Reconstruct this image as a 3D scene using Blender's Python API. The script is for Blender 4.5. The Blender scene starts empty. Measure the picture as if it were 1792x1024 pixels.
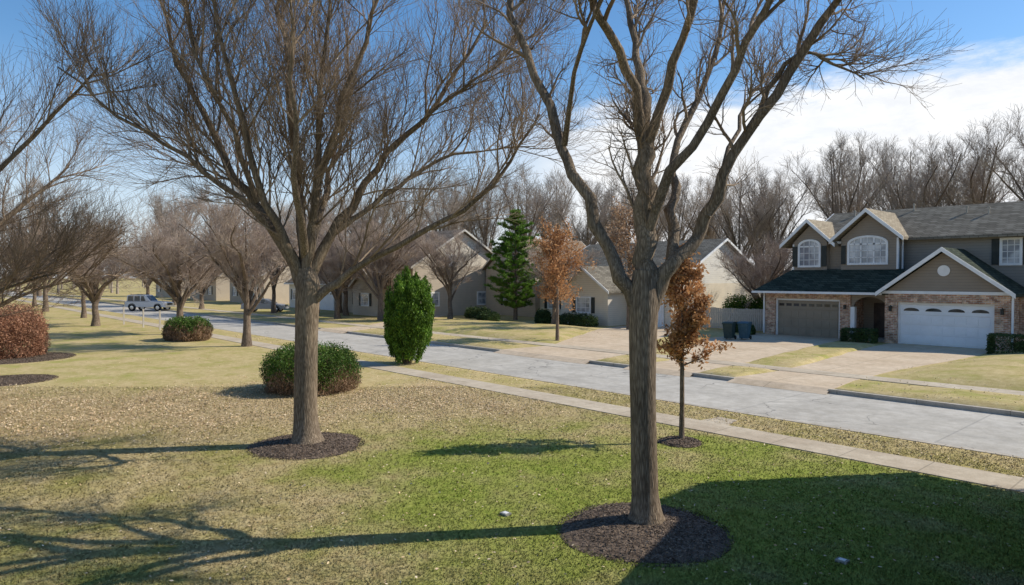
import bpy, math, random
import numpy as np
from mathutils import Vector, Matrix

S = bpy.context.scene
COL = S.collection
RX = math.radians(47.9)

# ------------------------------------------------------------------ materials
def new_mat(name, rough=0.8, spec=0.3):
    m = bpy.data.materials.new(name); m.use_nodes = True
    nt = m.node_tree; b = nt.nodes['Principled BSDF']
    b.inputs['Roughness'].default_value = rough
    b.inputs['Specular IOR Level'].default_value = spec
    return m, nt, b
def N(nt, t, **kw):
    n = nt.nodes.new(t)
    for k, v in kw.items(): setattr(n, k, v)
    return n
def inp(n, k, v): n.inputs[k].default_value = v
def mixc(nt, fac, a, b, blend='MIX'):
    n = N(nt, 'ShaderNodeMix', data_type='RGBA', blend_type=blend)
    for i, v in ((0, fac), (6, a), (7, b)):
        if isinstance(v, (int, float)): n.inputs[i].default_value = v
        elif isinstance(v, tuple): n.inputs[i].default_value = (*v, 1) if len(v) == 3 else v
        else: nt.links.new(v, n.inputs[i])
    return n.outputs[2]
def math_n(nt, op, a, b=0.0, c=None, clamp=False):
    n = N(nt, 'ShaderNodeMath', operation=op, use_clamp=clamp)
    for i, v in enumerate((a, b) if c is None else (a, b, c)):
        if isinstance(v, (int, float)): n.inputs[i].default_value = v
        else: nt.links.new(v, n.inputs[i])
    return n.outputs[0]
def smooth(nt, v, lo, hi, a=0.0, b=1.0):
    n = N(nt, 'ShaderNodeMapRange', interpolation_type='SMOOTHSTEP')
    nt.links.new(v, n.inputs[0])
    for i, x in enumerate((lo, hi, a, b)): n.inputs[i + 1].default_value = x
    return n.outputs[0]
def coords(nt, kind='Object', scale=(1, 1, 1)):
    if kind == 'Position':
        o = N(nt, 'ShaderNodeNewGeometry').outputs['Position']
    else:
        o = N(nt, 'ShaderNodeTexCoord').outputs[kind]
    mp = N(nt, 'ShaderNodeMapping'); inp(mp, 'Scale', scale)
    nt.links.new(o, mp.inputs[0]); return mp.outputs[0]
def noise(nt, vec, scale, detail=4, rough=0.55, dist=0.0):
    n = N(nt, 'ShaderNodeTexNoise'); nt.links.new(vec, n.inputs['Vector'])
    inp(n, 'Scale', scale); inp(n, 'Detail', detail); inp(n, 'Roughness', rough); inp(n, 'Distortion', dist)
    return n.outputs['Fac']
def bump(nt, b, h, strength=0.4, dist=0.02):
    n = N(nt, 'ShaderNodeBump'); inp(n, 'Strength', strength); inp(n, 'Distance', dist)
    nt.links.new(h, n.inputs['Height']); nt.links.new(n.outputs[0], b.inputs['Normal'])
def var_mat(name, c1, c2, scale=6, rough=0.8, bs=0.3, bd=0.02, kind='Object', sc=(1, 1, 1), spec=0.3, detail=5, lo=0.35, hi=0.65):
    m, nt, b = new_mat(name, rough, spec)
    v = coords(nt, kind, sc); f = noise(nt, v, scale, detail)
    nt.links.new(mixc(nt, smooth(nt, f, lo, hi), c1, c2), b.inputs['Base Color'])
    if bs: bump(nt, b, f, bs, bd)
    return m
def island_mat(name, cols, rough=0.7, trans=0.0):
    m, nt, b = new_mat(name, rough, 0.25)
    g = N(nt, 'ShaderNodeNewGeometry').outputs['Random Per Island']
    r = N(nt, 'ShaderNodeValToRGB'); nt.links.new(g, r.inputs[0])
    el = r.color_ramp.elements
    el[0].position = 0; el[0].color = (*cols[0], 1); el[1].position = 1; el[1].color = (*cols[-1], 1)
    for i, c in enumerate(cols[1:-1]):
        e = el.new((i + 1) / (len(cols) - 1)); e.color = (*c, 1)
    v = coords(nt, 'Object'); f = noise(nt, v, 1.6, 2)
    c = mixc(nt, 1.0, r.outputs[0], mixc(nt, smooth(nt, f, .3, .7), (.65, .65, .65), (1.2, 1.2, 1.2)), 'MULTIPLY')
    nt.links.new(c, b.inputs['Base Color'])
    if trans:
        t = N(nt, 'ShaderNodeBsdfTranslucent'); nt.links.new(c, t.inputs[0])
        ms = N(nt, 'ShaderNodeMixShader'); inp(ms, 0, trans)
        nt.links.new(b.outputs[0], ms.inputs[1]); nt.links.new(t.outputs[0], ms.inputs[2])
        nt.links.new(ms.outputs[0], nt.nodes['Material Output'].inputs[0])
    return m

def bark_mat(name, c1, c2):
    m, nt, b = new_mat(name, 0.9, 0.15)
    v = coords(nt, 'Object', (18, 18, 2.2)); f = noise(nt, v, 1.6, 6, .65, .6)
    w = N(nt, 'ShaderNodeTexVoronoi', feature='DISTANCE_TO_EDGE'); nt.links.new(coords(nt, 'Object', (30, 30, 4)), w.inputs[0]); inp(w, 'Scale', 1.2)
    h = math_n(nt, 'ADD', math_n(nt, 'MULTIPLY', w.outputs[0], .8), f)
    big = noise(nt, coords(nt, 'Object', (1, 1, .6)), 1.3, 3)
    c = mixc(nt, smooth(nt, h, .35, .95), c1, c2)
    c = mixc(nt, 1.0, c, mixc(nt, smooth(nt, big, .3, .7), (.72, .72, .72), (1.12, 1.1, 1.05)), 'MULTIPLY')
    nt.links.new(c, b.inputs['Base Color']); bump(nt, b, h, .75, .022)
    return m
BARK = bark_mat('bark_grey_brown', (.115, .085, .06), (.34, .27, .20))
BARK2 = bark_mat('bark_brown', (.11, .08, .06), (.32, .25, .19))
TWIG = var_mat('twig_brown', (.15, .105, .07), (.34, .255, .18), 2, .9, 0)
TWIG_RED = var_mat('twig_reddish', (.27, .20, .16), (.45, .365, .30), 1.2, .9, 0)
TWIG_FAR = var_mat('twig_far', (.25, .205, .165), (.43, .36, .30), .4, .9, 0)  # paler than the near twigs, distance haze put into the colour

def lawn_mat(name, blade=False):
    m, nt, b = new_mat(name, .95, .05)
    at = N(nt, 'ShaderNodeAttribute', attribute_name='mask')
    sp = N(nt, 'ShaderNodeSeparateColor'); nt.links.new(at.outputs['Color'], sp.inputs[0])
    G, L, B = sp.outputs
    v = coords(nt, 'Position')
    n0 = noise(nt, v, .23, 4, .6); n1 = noise(nt, v, .7, 5, .6); n2 = noise(nt, v, 4.5, 6, .7); n3 = noise(nt, v, 60, 4, .7)
    tan = mixc(nt, smooth(nt, n2, .3, .7), (.46, .35, .165), (.62, .50, .275))
    olive = mixc(nt, smooth(nt, n2, .3, .7), (.35, .305, .10), (.47, .39, .165))
    base = mixc(nt, smooth(nt, n1, .36, .70), tan, olive)
    grn = mixc(nt, smooth(nt, n2, .3, .7), (.215, .28, .042), (.36, .385, .09))
    gf = math_n(nt, 'ADD', G, math_n(nt, 'MULTIPLY', math_n(nt, 'SUBTRACT', n2, .5), .9))
    gf = math_n(nt, 'ADD', gf, math_n(nt, 'MULTIPLY', math_n(nt, 'SUBTRACT', n1, .5), 2.0))
    gf = math_n(nt, 'ADD', gf, math_n(nt, 'MULTIPLY', math_n(nt, 'SUBTRACT', n0, .5), 1.7))
    c = mixc(nt, smooth(nt, gf, .0, 1.25), base, grn)
    if not blade:
        vo = N(nt, 'ShaderNodeTexVoronoi'); nt.links.new(v, vo.inputs[0]); inp(vo, 'Scale', 24)
        lc = N(nt, 'ShaderNodeValToRGB'); nt.links.new(vo.outputs['Color'], lc.inputs[0])
        lc.color_ramp.elements[0].color = (.37, .245, .13, 1); lc.color_ramp.elements[1].color = (.70, .54, .345, 1)
        lf = math_n(nt, 'ADD', L, math_n(nt, 'MULTIPLY', math_n(nt, 'SUBTRACT', n2, .5), 1.3))
        lf = math_n(nt, 'ADD', lf, math_n(nt, 'MULTIPLY', math_n(nt, 'SUBTRACT', n1, .5), 1.5))
        c = mixc(nt, math_n(nt, 'MULTIPLY', smooth(nt, lf, .3, 1.15), .75), c, lc.outputs[0])
    c = mixc(nt, 1.0, c, mixc(nt, smooth(nt, n3, .25, .75), (.74, .74, .74), (1.16, 1.16, 1.12)), 'MULTIPLY')
    nt.links.new(c, b.inputs['Base Color'])
    if not blade: bump(nt, b, math_n(nt, 'ADD', n3, n2), .35, .03)
    else:
        cv = N(nt, 'ShaderNodeCombineXYZ'); cv.inputs[2].default_value = 1; nt.links.new(cv.outputs[0], b.inputs['Normal'])
    return m
LAWN = lawn_mat('lawn_grass'); BLADE = lawn_mat('grass_blades', True)

def concrete(name, c1, c2, joint=0.0, crack=0.0, axis='x', js=.5):
    m, nt, b = new_mat(name, .95, .1)
    v = coords(nt, 'Position'); n1 = noise(nt, v, .5, 6, .65); n2 = noise(nt, v, 30, 3); n4 = noise(nt, v, 3, 5, .7)
    c = mixc(nt, smooth(nt, n1, .3, .7), c1, c2)
    c = mixc(nt, 1.0, c, mixc(nt, n2, (.82, .82, .82), (1.14, 1.14, 1.14)), 'MULTIPLY')
    c = mixc(nt, 1.0, c, mixc(nt, smooth(nt, n4, .3, .7), (.86, .85, .83), (1.08, 1.08, 1.08)), 'MULTIPLY')
    s = N(nt, 'ShaderNodeSeparateXYZ'); nt.links.new(v, s.inputs[0])
    def line(o, p, w):
        f = math_n(nt, 'FRACT', math_n(nt, 'ABSOLUTE', math_n(nt, 'DIVIDE', o, p)))
        return math_n(nt, 'LESS_THAN', f, w / p)
    if joint:
        c = mixc(nt, math_n(nt, 'MULTIPLY', line(s.outputs[0], joint, .03), js), c, (.13, .11, .09))
        if axis == 'xy': c = mixc(nt, math_n(nt, 'MULTIPLY', line(s.outputs[1], joint, .03), js), c, (.13, .11, .09))
    if crack:
        vm = N(nt, 'ShaderNodeVectorMath', operation='ADD'); nt.links.new(v, vm.inputs[0])
        nn = N(nt, 'ShaderNodeTexNoise'); nt.links.new(v, nn.inputs[0]); inp(nn, 'Scale', .6); inp(nn, 'Detail', 6)
        vs = N(nt, 'ShaderNodeVectorMath', operation='SCALE'); nt.links.new(nn.outputs['Color'], vs.inputs[0]); inp(vs, 'Scale', 2.2)
        nt.links.new(vs.outputs[0], vm.inputs[1])
        vo = N(nt, 'ShaderNodeTexVoronoi', feature='DISTANCE_TO_EDGE'); nt.links.new(vm.outputs[0], vo.inputs[0]); inp(vo, 'Scale', .28)
        k = math_n(nt, 'MULTIPLY', smooth(nt, vo.outputs[0], .0, .011, 1, 0), smooth(nt, noise(nt, v, .22, 2), .40, .53))
        c = mixc(nt, math_n(nt, 'MULTIPLY', k, crack), c, (.12, .115, .11))
        st = noise(nt, coords(nt, 'Position', (.12, 1.6, 1)), 1.0, 4)
        c = mixc(nt, math_n(nt, 'MULTIPLY', smooth(nt, st, .5, .8), .4), c, (.29, .275, .25))
        c = mixc(nt, math_n(nt, 'MULTIPLY', line(s.outputs[0], 5.2, .05), .3), c, (.15, .15, .15))
    nt.links.new(c, b.inputs['Base Color']); bump(nt, b, n2, .25, .008)
    return m
ROAD = concrete('road_surface', (.44, .41, .36), (.54, .505, .445), 0, .65)
WALK = concrete('sidewalk_concrete', (.46, .38, .285), (.58, .50, .385), 1.5, js=.4)
DRIVE = concrete('driveway_concrete', (.55, .43, .30), (.65, .525, .385), 3.0, 0, 'xy')
KERB = concrete('kerb_concrete', (.42, .375, .31), (.54, .485, .41), 2.4)

def brick_mat():
    m, nt, b = new_mat('brick_wall', .9, .15)
    v = coords(nt, 'Position'); s = N(nt, 'ShaderNodeSeparateXYZ'); nt.links.new(v, s.inputs[0])
    cb = N(nt, 'ShaderNodeCombineXYZ'); nt.links.new(math_n(nt, 'ADD', s.outputs[0], s.outputs[1]), cb.inputs[0]); nt.links.new(s.outputs[2], cb.inputs[1])
    br = N(nt, 'ShaderNodeTexBrick'); nt.links.new(cb.outputs[0], br.inputs[0])
    inp(br, 'Color1', (.34, .15, .085, 1)); inp(br, 'Color2', (.58, .385, .245, 1)); inp(br, 'Mortar', (.54, .47, .40, 1))
    inp(br, 'Scale', 1); inp(br, 'Brick Width', .26); inp(br, 'Row Height', .095); inp(br, 'Mortar Size', .012); inp(br, 'Bias', .0)
    c = mixc(nt, 1.0, br.outputs[0], mixc(nt, smooth(nt, noise(nt, v, 4, 4), .3, .7), (.6, .6, .6), (1.3, 1.3, 1.3)), 'MULTIPLY')
    nt.links.new(c, b.inputs['Base Color']); bump(nt, b, br.outputs[1], -.4, .01); return m
BRICK = brick_mat()
def shingle(name, c1, c2):
    m, nt, b = new_mat(name, .95, .05)
    v = coords(nt, 'Position'); s = N(nt, 'ShaderNodeSeparateXYZ'); nt.links.new(v, s.inputs[0])
    cb = N(nt, 'ShaderNodeCombineXYZ'); nt.links.new(math_n(nt, 'ADD', s.outputs[0], s.outputs[1]), cb.inputs[0]); nt.links.new(math_n(nt, 'MULTIPLY', s.outputs[2], 1.9), cb.inputs[1])
    br = N(nt, 'ShaderNodeTexBrick'); nt.links.new(cb.outputs[0], br.inputs[0])
    inp(br, 'Color1', (*c1, 1)); inp(br, 'Color2', (*c2, 1)); inp(br, 'Mortar', (c1[0] * .45, c1[1] * .45, c1[2] * .45, 1))
    inp(br, 'Scale', 1); inp(br, 'Brick Width', .45); inp(br, 'Row Height', .22); inp(br, 'Mortar Size', .014)
    c = mixc(nt, 1.0, br.outputs[0], mixc(nt, noise(nt, v, 1.2, 5), (.7, .7, .7), (1.3, 1.3, 1.3)), 'MULTIPLY')
    nt.links.new(c, b.inputs['Base Color']); bump(nt, b, br.outputs[1], -.5, .02); return m
SH_GREY = shingle('shingle_grey', (.155, .138, .11), (.25, .225, .18))
SH_TAN = shingle('shingle_tan', (.29, .24, .175), (.40, .34, .25))
SH_DARK = shingle('shingle_dark', (.036, .045, .034), (.075, .086, .064))
SH_BROWN = shingle('shingle_brown', (.23, .17, .12), (.34, .26, .19))
def N_col(nt, v):
    c = N(nt, 'ShaderNodeCombineColor')
    for i in range(3): nt.links.new(v, c.inputs[i])
    return c.outputs[0]
def siding(name, c, pitch=.16):
    m, nt, b = new_mat(name, .7, .3)
    v = coords(nt, 'Position'); s = N(nt, 'ShaderNodeSeparateXYZ'); nt.links.new(v, s.inputs[0])
    f = math_n(nt, 'FRACT', math_n(nt, 'DIVIDE', s.outputs[2], pitch))
    d = smooth(nt, f, .0, .14, .6, 1.0)
    n = noise(nt, v, 1.4, 4)
    cc = mixc(nt, n, tuple(x * .86 for x in c), tuple(x * 1.12 for x in c))
    cc = mixc(nt, 1.0, cc, N_col(nt, d), 'MULTIPLY')
    nt.links.new(cc, b.inputs['Base Color']); bump(nt, b, f, .5, .02); return m
SID_TAUPE = siding('siding_taupe', (.285, .24, .19)); SID_GREY = siding('siding_grey', (.26, .245, .22))
SID_TAN = siding('siding_tan', (.54, .46, .36)); SID_CREAM = siding('siding_cream', (.72, .64, .52)); SID_WHITE = siding('siding_white', (.76, .73, .67))
WHITE = var_mat('white_paint', (.76, .76, .75), (.84, .84, .83), 2, .5, .05, .005)
TRIM2 = var_mat('cream_trim', (.55, .51, .44), (.64, .6, .53), 2, .6, .05, .005)
DOORW = var_mat('garage_door_white', (.78, .79, .8), (.85, .86, .87), 1, .45, .03, .005)
DOORB = var_mat('garage_door_brown', (.25, .205, .15), (.3, .245, .18), 1, .5, .03, .005)
BLACKP = var_mat('dark_paint', (.022, .028, .025), (.035, .04, .035), 4, .5, .05, .005)
def glass_mat(name, a, b_):
    m, nt, b = new_mat(name, .08, .6)
    v = coords(nt, 'Position'); f = noise(nt, v, 1.1, 2)
    nt.links.new(mixc(nt, smooth(nt, f, .35, .65), a, b_), b.inputs['Base Color']); return m
GLASS = glass_mat('window_pane_curtained', (.22, .24, .27), (.58, .59, .60)); GLASS_D = glass_mat('window_pane_dark', (.02, .025, .03), (.07, .08, .09))
MULCH = var_mat('mulch', (.07, .049, .035), (.18, .132, .096), 14, .95, .9, .05, 'Position')
MCHIP = island_mat('mulch_chips', [(.06, .042, .03), (.15, .11, .08), (.28, .215, .16)])
WOOD = var_mat('weathered_wood', (.42, .38, .32), (.58, .53, .46), 5, .9, .3, .01, 'Object', (6, 6, .6))
LIDM = var_mat('lid_plastic', (.22, .22, .19), (.32, .31, .28), 5, .8, .1, .005)
LEAF_OAK = island_mat('oak_leaves', [(.28, .125, .05), (.56, .29, .125), (.70, .41, .20), (.42, .20, .085)], .7, .4)
LEAF_OAK2 = island_mat('oak_leaves_pale', [(.32, .2, .12), (.5, .32, .2), (.58, .42, .28)], .7, .3)
LEAF_G = island_mat('bush_green', [(.035, .08, .012), (.08, .155, .02), (.14, .23, .035)], .6, .2)
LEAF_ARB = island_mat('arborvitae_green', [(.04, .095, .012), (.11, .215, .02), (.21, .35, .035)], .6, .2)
LEAF_R = island_mat('bush_reddish', [(.13, .08, .045), (.28, .175, .105), (.38, .26, .165)], .8, .15)
LEAF_RUST = island_mat('bush_rust', [(.20, .09, .05), (.40, .20, .12), (.52, .30, .19)], .8, .2)
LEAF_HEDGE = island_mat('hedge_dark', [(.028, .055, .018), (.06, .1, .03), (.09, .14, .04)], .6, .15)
NEEDLE = island_mat('pine_needles', [(.055, .13, .018), (.13, .25, .03), (.22, .36, .05)], .6, .3)
LITTER = island_mat('fallen_leaves', [(.38, .245, .125), (.64, .48, .30), (.80, .66, .46), (.50, .34, .19)], .85)
LITTER_P = island_mat('dry_clippings', [(.46, .35, .18), (.62, .49, .28), (.7, .58, .38)], .85)

# ------------------------------------------------------------------ builders
def np_mesh(name, V, F, mat=None, smooth_=False):
    V = np.asarray(V, dtype=np.float32); F = np.asarray(F, dtype=np.int32)
    me = bpy.data.meshes.new(name); k = F.shape[1]
    me.vertices.add(len(V)); me.vertices.foreach_set('co', V.ravel())
    me.loops.add(F.size); me.loops.foreach_set('vertex_index', F.ravel())
    me.polygons.add(len(F)); me.polygons.foreach_set('loop_start', np.arange(len(F), dtype=np.int32) * k)
    me.update(calc_edges=True); me.validate()
    if smooth_: me.polygons.foreach_set('use_smooth', [True] * len(me.polygons))
    if mat: me.materials.append(mat)
    return me
def obj(name, me, parent=None, loc=None, **props):
    o = bpy.data.objects.new(name, me); COL.objects.link(o)
    if parent: o.parent = parent
    if loc is not None: o.location = loc
    for k, v in props.items(): o[k] = v
    return o
def thing(name, loc, label, cat, group=None, rot=0):
    o = bpy.data.objects.new(name, None); COL.objects.link(o); o.location = loc; o.rotation_euler[2] = rot
    o.empty_display_size = .3
    o['label'] = label; o['category'] = cat
    if group: o['group'] = group
    return o
def org(parent):
    p = parent; v = Vector((0, 0, 0))
    while p: v += p.location; p = p.parent
    return v
def polymesh(name, V, F, mat, parent=None, world=True, smooth_=False, **props):
    me = bpy.data.meshes.new(name)
    if parent is not None and world:
        o = org(parent); V = [(a - o.x, b - o.y, c - o.z) for a, b, c in V]
    me.from_pydata(V, [], F); me.update(); me.materials.append(mat)
    if smooth_: me.polygons.foreach_set('use_smooth', [True] * len(me.polygons))
    return obj(name, me, parent, **props)
def boxes(name, L, mat, parent=None, world=True, **props):
    V, F = [], []
    for x0, x1, y0, y1, z0, z1 in L:
        n = len(V)
        V += [(x0, y0, z0), (x1, y0, z0), (x1, y1, z0), (x0, y1, z0), (x0, y0, z1), (x1, y0, z1), (x1, y1, z1), (x0, y1, z1)]
        F += [[n + i for i in f] for f in ((3, 2, 1, 0), (4, 5, 6, 7), (0, 1, 5, 4), (1, 2, 6, 5), (2, 3, 7, 6), (3, 0, 4, 7))]
    return polymesh(name, V, F, mat, parent, world, **props)
def each_box(name, L, mat, parent):
    for b in L: boxes(name, [b], mat, parent)
def prism(name, poly, a0, a1, axis, mat, parent=None, world=True, **props):
    V = []
    for a in (a0, a1):
        for c, z in poly: V.append((c, a, z) if axis == 'y' else (a, c, z))
    n = len(poly); F = [list(range(n)), [n + i for i in range(n)][::-1]]
    F += [[i, n + i, n + (i + 1) % n, (i + 1) % n] for i in range(n)]
    o = polymesh(name, V, F, mat, parent, world, **props)
    import bmesh
    bm = bmesh.new(); bm.from_mesh(o.data); bmesh.ops.recalc_face_normals(bm, faces=bm.faces); bm.to_mesh(o.data); bm.free()
    return o
def chevron(c, half, ze, zr, th):
    return [(c - half, ze), (c, zr), (c + half, ze), (c + half, ze - th), (c, zr - th), (c - half, ze - th)]
def gable_roof(c, half, ze, zr, a0, a1, axis, mat, parent, trim=WHITE, th=.16, ends=(True, True), tw=.24):
    r = prism('roof', chevron(c, half, ze, zr, th), a0, a1, axis, mat, parent)
    if trim:
        for e, a in zip(ends, ((a0 - .05, a0), (a1, a1 + .05))):
            if e: prism('rake_board', chevron(c, half + .02, ze + .01, zr + .01, tw), a[0], a[1], axis, trim, parent)
    return r

def window(parent, x0, x1, z0, z1, y, arch=0, shutters=True, nx=4, nz=3, glass=None, face='y', dirn=-1):
    glass = glass or GLASS
    w = x1 - x0; cx = (x0 + x1) / 2; rad = w / 2
    def pt(c, z, d):
        return (c, y + dirn * d, z) if face == 'y' else (y + dirn * d, c, z)
    zs = z1 - rad * arch
    outl = [(x0, z0), (x1, z0)]
    if arch:
        for i in range(0, 13):
            a = math.pi * i / 12; outl.append((cx + rad * math.cos(a), zs + rad * arch * math.sin(a)))
    else: outl += [(x1, z1), (x0, z1)]
    V = [pt(c, z, .02) for c, z in outl]
    pane = polymesh('window', V, [list(range(len(V)))], glass, parent)
    def ring(o1, s, d0, d1):
        cz = (z0 + z1) / 2; inn = []
        for c, z in o1:
            inn.append((cx + (c - cx) * (1 - 2 * s / w), cz + (z - cz) * (1 - 2 * s / (z1 - z0))))
        V = [pt(c, z, d1) for c, z in o1] + [pt(c, z, d1) for c, z in inn] + [pt(c, z, d0) for c, z in o1] + [pt(c, z, d0) for c, z in inn]
        n = len(o1); F = []
        for i in range(n):
            j = (i + 1) % n
            F += [[i, j, n + j, n + i], [2 * n + i, i, j, 2 * n + j][::-1], [n + i, n + j, 3 * n + j, 3 * n + i]]
        return V, F
    e = .05; o2 = [(cx + (c - cx) * (1 + e * 2 / w), z + (e if z > (z0 + z1) / 2 else -e)) for c, z in outl]
    V, F = ring(o2, .12, .0, .07)
    bars = []
    for i in range(1, nx):
        c = x0 + w * i / nx; zt = z1 if not arch else zs + rad * arch * math.sqrt(max(0, 1 - ((c - cx) / rad) ** 2))
        bw = .05 if (nx == 6 and i in (2, 4)) else .018
        bars.append((c - bw, c + bw, z0, zt))
    for i in range(1, nz): z = z0 + (zs - z0) * i / nz; bars.append((x0, x1, z - .018, z + .018))
    if arch: bars.append((x0, x1, zs - .05, zs + .05))
    for a, b, c, d in bars:
        n = len(V); V += [pt(a, c, .045), pt(b, c, .045), pt(b, d, .045), pt(a, d, .045)]; F.append([n, n + 1, n + 2, n + 3])
    o = org(parent)
    fr = polymesh('window_frame', [(a - o.x, b - o.y, c - o.z) for a, b, c in V], F, WHITE, pane, world=False)
    if shutters:
        for a, b in ((x0 - .42, x0 - .09), (x1 + .09, x1 + .42)):
            L = (a, b, min(y, y + dirn * .06), max(y, y + dirn * .06), z0, zs + .02 if arch else z1) if face == 'y' else (min(y, y + dirn * .06), max(y, y + dirn * .06), a, b, z0, z1)
            boxes('shutter', [L], BLACKP, parent)
    return pane

def garage_door(parent, x0, x1, z1, y, mat, arched=True, nwin=4):
    L = []; n = 4; h = z1 / n
    for i in range(n):
        L.append((x0, x1, y + .03, y + .07, i * h + .012, (i + 1) * h - .012))
        if i < n - 1:
            m = 8
            for k in range(m):
                wx = (x1 - x0) / m
                L.append((x0 + k * wx + .09, x0 + (k + 1) * wx - .09, y + .012, y + .03, i * h + .1, (i + 1) * h - .1))
    L.append((x0, x1, y + .07, y + .09, 0, z1))
    d = boxes('garage_door', L, mat, parent)
    o = org(parent)
    ww = (x1 - x0) / nwin
    for k in range(nwin):
        a = x0 + k * ww + ww * .14; b = x0 + (k + 1) * ww - ww * .14; z = z1 - h + .2; t = z1 - .2
        if arched:
            pts = [(a, z), (b, z)] + [((a + b) / 2 + (b - a) / 2 * math.cos(math.pi * i / 8), z + .02 + (t - z) * math.sin(math.pi * i / 8)) for i in range(9)]
        else: pts = [(a, z), (b, z), (b, t), (a, t)]
        V = [(c - o.x, y + .022 - o.y, zz - o.z) for c, zz in pts]
        polymesh('garage_door_window', V, [list(range(len(V)))], GLASS_D, d, world=False)
    boxes('door_trim', [(x0 - .12, x0, y - .03, y + .05, 0, z1 + .12), (x1, x1 + .12, y - .03, y + .05, 0, z1 + .12), (x0, x1, y - .03, y + .05, z1, z1 + .12)], WHITE, parent)

# ------------------------------------------------------------------ ground
def lanes(x, y):
    """lawn axes: across (p) and down the lawn (q)"""
    return .670 * x + .742 * y, -.742 * x + .670 * y
def sst(v, a, b):
    t = np.clip((v - a) / (b - a), 0, 1); return t * t * (3 - 2 * t)
def mask(x, y):
    p, q = lanes(x, y)
    g = 1.0 * sst(p + .3 * (q - 10), -6.0, 1.5) * sst(q, 22, 12.0)
    g = g * np.where(y > 14.6, .0, 1)
    g += .28 * (1 - sst(q, 9.5, 13)) * (1 - sst(p, -6, -2))
    g += .05 * sst(q, 24, 30) * (y < 14.6)
    w = .9 * np.sin(p * .9 + 1) + .6 * np.sin(p * 2.1 + q * .7)
    lf = np.exp(-((q + w - 20.8 - .10 * (p + 4)) / 4.0) ** 2) * sst(p + .4 * w, 6.5, -2.0) * 1.1
    lf += .5 * np.exp(-((q + w - 16.8) / 3.) ** 2) * sst(p, -5.5, -11)
    lf = np.where(y > 14.7, .0, lf)
    strip = (y > 15.7) & (y < 17.6)
    g = np.where(strip, -.2, g); lf = np.where(strip, .25, lf)
    far = y > 23.3
    g = np.where(far, .08, g); lf = np.where(far & (y < 26.7), .15, lf)
    return np.clip(g + .0, -.2, 1.2), np.clip(lf, 0, 1)
def add_mask(me):
    n = len(me.vertices); co = np.empty(n * 3, dtype=np.float32); me.vertices.foreach_get('co', co); co = co.reshape(-1, 3)
    g, l = mask(co[:, 0], co[:, 1])
    a = me.color_attributes.new('mask', 'FLOAT_COLOR', 'POINT')
    d = np.stack([g, l, np.zeros(n), np.ones(n)], 1).astype(np.float32); a.data.foreach_set('color', d.ravel())
xs = np.concatenate([[-2500, -1200, -600, -300, -200, -150, -120], np.arange(-100, 14, .6), [16, 20, 30, 60, 150, 500, 1500, 2500]])
ysn = np.concatenate([[-2500, -1000, -300, -100, -60, -40, -30], np.arange(-24, 17.3, .55), [17.44, 17.46, 20, 23.5, 23.52], np.arange(24, 44, .6), [48, 55, 65, 80, 110, 160, 300, 700, 2500]])
XX, YY = np.meshgrid(xs, ysn, indexing='ij')
ZZ = np.where((YY > 17.45) & (YY < 23.51), -.16, 0.0)
nx, ny = XX.shape
idx = np.arange(nx * ny).reshape(nx, ny)
F = np.stack([idx[:-1, :-1], idx[1:, :-1], idx[1:, 1:], idx[:-1, 1:]], -1).reshape(-1, 4)
me = np_mesh('ground', np.stack([XX, YY, ZZ], -1).reshape(-1, 3), F, LAWN); add_mask(me)
obj('ground', me, kind='structure')
def sheet(name, pts, z, mat, th=0):
    V = [(a, b, z) for a, b in pts]; F = [list(range(len(V)))]
    if th:
        n = len(V); V += [(a, b, z - th) for a, b in pts]
        F += [[i, n + i, n + (i + 1) % n, (i + 1) % n] for i in range(n)]
    return polymesh(name, V, F, mat, kind='structure')
boxes('road', [(-600, 120, 17.58, 23.38, -.15, -.12)], ROAD, kind='structure')
boxes('kerb', [(-600, 120, 17.44, 17.60, -.155, .014)], KERB, kind='structure')
gaps = [(-26.8, -20.6), (-18.3, -15.2), (-13.4, -9.9), (-47, -43)]
edges = sorted(gaps); L = []; a = -600
for g0, g1 in edges: L.append((a, g0, 23.36, 23.53, -.155, .014)); a = g1
L.append((a, 120, 23.36, 23.53, -.155, .014))
for b_ in L: boxes('kerb', [b_], KERB, kind='structure')
boxes('sidewalk', [(-600, 120, 14.70, 15.75, -.1, .018)], WALK, kind='structure')
boxes('sidewalk', [(-600, 120, 26.6, 27.65, -.1, .026)], WALK, kind='structure')
sheet('path', [(-10.0, 15.75), (-9.2, 15.75), (-9.35, 16.5), (-9.9, 16.5)], .016, WALK, .1)
sheet('driveway', [(-18.4, 23.53), (-15.1, 23.53), (-15.3, 26), (-15.6, 30), (-16.6, 37), (-17.3, 43.2), (-23.2, 43.2), (-23.3, 37.5), (-21.2, 32), (-19, 28), (-18.2, 26)], .012, DRIVE, .1)
sheet('driveway', [(-13.5, 23.53), (-9.8, 23.53), (-10.1, 26), (-10.1, 30), (-9.5, 36), (-9.2, 42.5), (-14.5, 42.5), (-14.3, 37), (-13.4, 30), (-13.2, 26)], .012, DRIVE, .1)
sheet('driveway', [(-26.9, 23.53), (-20.5, 23.53), (-21.0, 26.5), (-23.4, 31), (-26.0, 37), (-28.3, 43.3), (-33.9, 43.3), (-32.5, 37), (-29, 31), (-26.6, 27)], .008, DRIVE, .1)
sheet('driveway', [(-47, 23.53), (-43, 23.53), (-46, 30), (-51, 36), (-54, 40), (-58, 38), (-52, 33), (-47, 27)], .008, DRIVE, .1)
for g0, g1 in gaps:
    polymesh('driveway_apron', [(g0, 23.53, .014), (g1, 23.53, .014), (g1 + .1, 22.95, -.115), (g0 - .1, 22.95, -.115)], [[0, 3, 2, 1]], DRIVE, kind='structure')
sheet('path', [(-1.25, 10.3), (0.6, 8.3), (3.2, 10.2), (1.2, 12.2)], .02, KERB, .1)

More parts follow.
